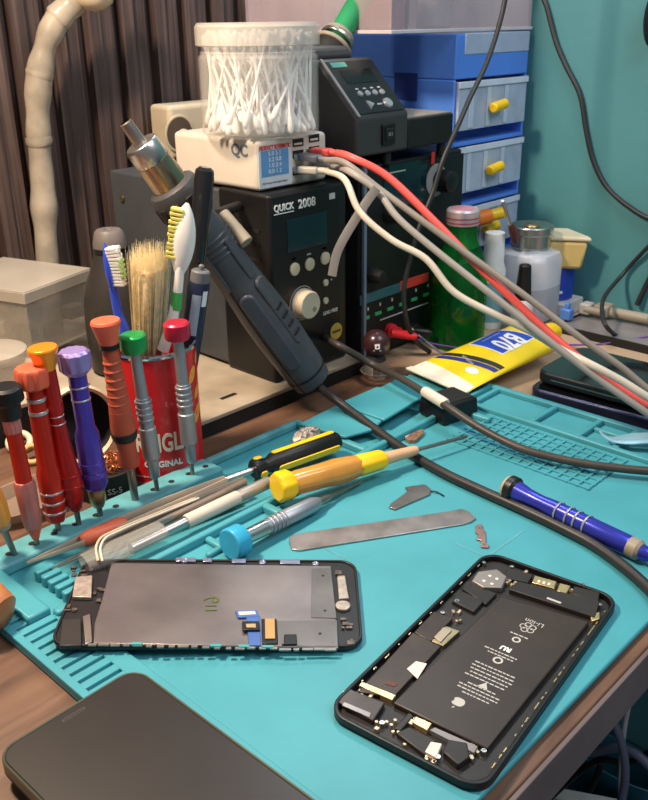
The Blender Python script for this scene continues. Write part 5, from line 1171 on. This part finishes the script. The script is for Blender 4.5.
# bits on the desk behind the drivers
for lab, px, py, R_, m_ in (('small beige plastic ring behind the red screwdrivers', 20, 446, 8, CREAM), ('yellow brown ring lying beside the beige one', 33, 458, 7, M('mustard_plastic', (.55, .36, .12), .5))):
    c_ = at(px, py, 3); r = thing('plastic_ring', frame((c_.x, c_.y, 6), (-.3, -.5, .8)), lab, 'ring')
    b = B(); P = [Vector((R_*math.cos(t*PI/16), R_*math.sin(t*PI/16), 0)) for t in range(32)]
    b.ring([(R_*1.3*math.cos(t*PI/16), R_*1.3*math.sin(t*PI/16)) for t in range(32)], [(R_*.7*math.cos(t*PI/16), R_*.7*math.sin(t*PI/16)) for t in range(32)], -2.5, 2.5); b.build('ring', m_, r, bevel=1.5, seg=3)
c_ = at(35, 505, 0); r = thing('clear_dish', (c_.x, c_.y, 0), 'shallow smoky oval dish behind the left screwdrivers', 'dish')
B().lathe([(.1, .5), (30, .5), (38, 9), (40, 10), (37, 10), (29, 2), (.1, 2)], None, 40, close=False, sx=1.1, sy=.6).build('bowl', M('smoky_dish', (.32, .24, .18), .3, clear=.7), r)
# orange wooden ended tool at left edge
c_ = at(-15, 606, 18); r = thing('wooden_knob', frame((c_.x, c_.y, 18), (-.3, .8, .35)), 'round orange wooden knob cut off by the left edge beside the mat', 'knob')
B().lathe([(6, -14), (12, -10), (14, 0), (13, 8), (8, 13), (6, 14)], None, 32).build('knob', wood('orange_wood', (.28, .09, .03), (.45, .18, .06)), r)
del c_

# ================================================================== WALL CABLES, BACKGROUND
xw = WX-4
WC = M('wall_cable_black', (.02, .022, .024), .45)
cable('wall_cable', [onX(530, -160, xw), onX(533, -80, xw), onX(540, -15, xw), onX(547, 8, xw), onX(556, 42, xw), onX(566, 66, xw), onX(580, 95, xw), onX(586, 130, xw), onX(593, 160, xw), onX(606, 186, xw), onX(628, 206, xw), onX(655, 220, xw), onX(700, 222, xw), onX(780, 190, xw), onX(900, 140, xw)], 2.6, WC, 'black cable running down the teal wall and curving off to the right')
cable('loose_cable', [onX(760, 150, xw-2), onX(700, 200, xw-3), onX(660, 236, xw-4), onX(645, 250, xw-4), onX(622, 275, xw-6), onX(605, 296, 830), onX(602, 312, 800), onX(606, 326, 780), at(618, 337, 4), at(633, 345, 2.5), at(665, 352, 2.5)], 2.2, WC, 'thin black cable hanging from the teal wall down to the desk')
cable('short_cable', [onX(760, 190, xw), onX(700, 222, xw), onX(660, 262, xw), onX(648, 282, xw), onX(637, 305, xw-4)], 3, WC, 'short black cable end low on the teal wall at the right edge')
r = thing('wall_clip', onX(655, 18, WX-10), 'black oval cable grip on the teal wall at the right edge', 'grip')
B().ball((0, 0, 0), 12, sc=(.6, .9, 2.2)).build('body', BLACK, r)
cable('hanging_cable', [onY(516, -160, 470), onY(513, -80, 470), onY(507, -14, 470), onY(500, 22, 470), onY(487, 62, 470), onY(470, 98, 470), onY(457, 128, 470), onY(443, 160, 472), onY(433, 192, 474), onY(420, 225, 476), onY(411, 255, 478), onY(404, 290, 480), onY(407, 322, 482), onY(417, 342, 484), onY(430, 352, 480)], 2.3, WC, 'thin black cable hanging in front of the drawer cabinet and power supply')
cable('rear_cable', [onY(412, -150, 600), onY(410, -70, 600), onY(408, -12, 600), onY(406, 30, 600), onY(405, 60, 600), onY(408, 85, 600), Vector((onY(411, 104, 600).x, 600, 219.5))], 2.2, WC, 'black cable dropping behind the sloped station')
cable('thin_lead', [onY(418, 335, 484), onY(432, 346, 470), at(445, 354, 10), at(462, 351, 4), at(480, 350, 3)], 1.2, M('violet_grey_lead', (.10, .09, .16), .4), 'thin grey violet lead curling from the black cable plug')
cable('violet_wire', [onY(412, 338, 486), at(440, 345, 12), at(480, 350, 2), at(520, 350, 1.4), at(560, 345, 1.4), at(600, 344, 1.4), at(650, 336, 9)], .8, M('violet_wire', (.14, .06, .32), .4), 'thin violet wire lying across the bare desk')
# things under the desk edge
r = thing('waste_bin', (848, 310, -700), 'teal blue plastic bin under the bench at the right', 'bin')
B().lathe([(55, 0), (70, 150), (73, 152), (70, 153), (66, 150), (52, 3), (.1, 3)], None, 40, close=False, sx=.45).build('bin_wall', M('bin_teal', (.02, .14, .20), .4), r)
r = thing('paper_box', Matrix.Translation((760, 300, -700)) @ Matrix.Rotation(.5, 4, 'Z'), 'white paper box standing under the bench', 'box')
B().box((0, 0, 70), (60, 90, 140)).build('box_body', M('white_card', (.55, .58, .56), .6, var=.15), r, bevel=1); B().box((0, 0, 141), (20, 90, 1)).build('seam_tape', M('tape_tan', (.3, .25, .2), .4), r)
for k, (P, rr_, m_, lab) in enumerate((([(615, 690), (612, 715), (622, 745), (625, 780), (615, 830)], 4, M('slate_cable', (.10, .12, .18), .5), 'slate cable hanging straight down under the bench'),
    ([(560, 745), (590, 752), (615, 748), (640, 757), (670, 790)], 4.5, M('slate_cable', (.10, .12, .18), .5), 'slate cable looping sideways under the bench'),
    ([(632, 690), (624, 730), (621, 775), (620, 830)], 2.5, M('white_lead', (.5, .5, .52), .5), 'thin white lead hanging under the bench'),
    ([(548, 800), (575, 775), (600, 760), (630, 762), (670, 740)], 3.5, BLACK, 'black cord sagging under the bench beside the paper box'),
    ([(590, 790), (600, 765), (597, 740), (600, 700)], 3.5, BLACK, 'black cord climbing towards the bench underside'))):
    cable('hanging_cable', [onX(x, y, 640+14*k) for x, y in P], rr_, m_, lab)

# ================================================================== LIGHT
def area(name, loc, aim, size, power, col):
    l = bpy.data.lights.new(name, 'AREA'); l.shape = 'DISK'; l.size = size*S; l.energy = power; l.color = col
    o = bpy.data.objects.new(name, l); COL.objects.link(o); loc = Vector(loc)
    m_ = frame(loc, loc-Vector(aim)); m_.translation = loc*S; o.matrix_world = m_; return o
area('lamp_light', (120, 560, 620), (360, 380, 0), 90, 7.8, (1.0, .79, .58))
area('room_light', (500, -300, 1100), (600, 400, 0), 700, 8, (.92, .96, 1.0))
area('back_light', (760, 640, 760), (600, 430, 0), 200, 2.0, (.85, .93, 1.0))
wd = bpy.data.worlds.new('world'); bpy.context.scene.world = wd; wd.use_nodes = True
wd.node_tree.nodes['Background'].inputs[0].default_value = (.75, .80, .90, 1); wd.node_tree.nodes['Background'].inputs[1].default_value = .24
sc_ = bpy.context.scene; sc_.view_settings.view_transform = 'Standard'; sc_.view_settings.look = 'None'; sc_.view_settings.exposure = 0
sc_.cycles.max_bounces = 10; sc_.cycles.transparent_max_bounces = 24
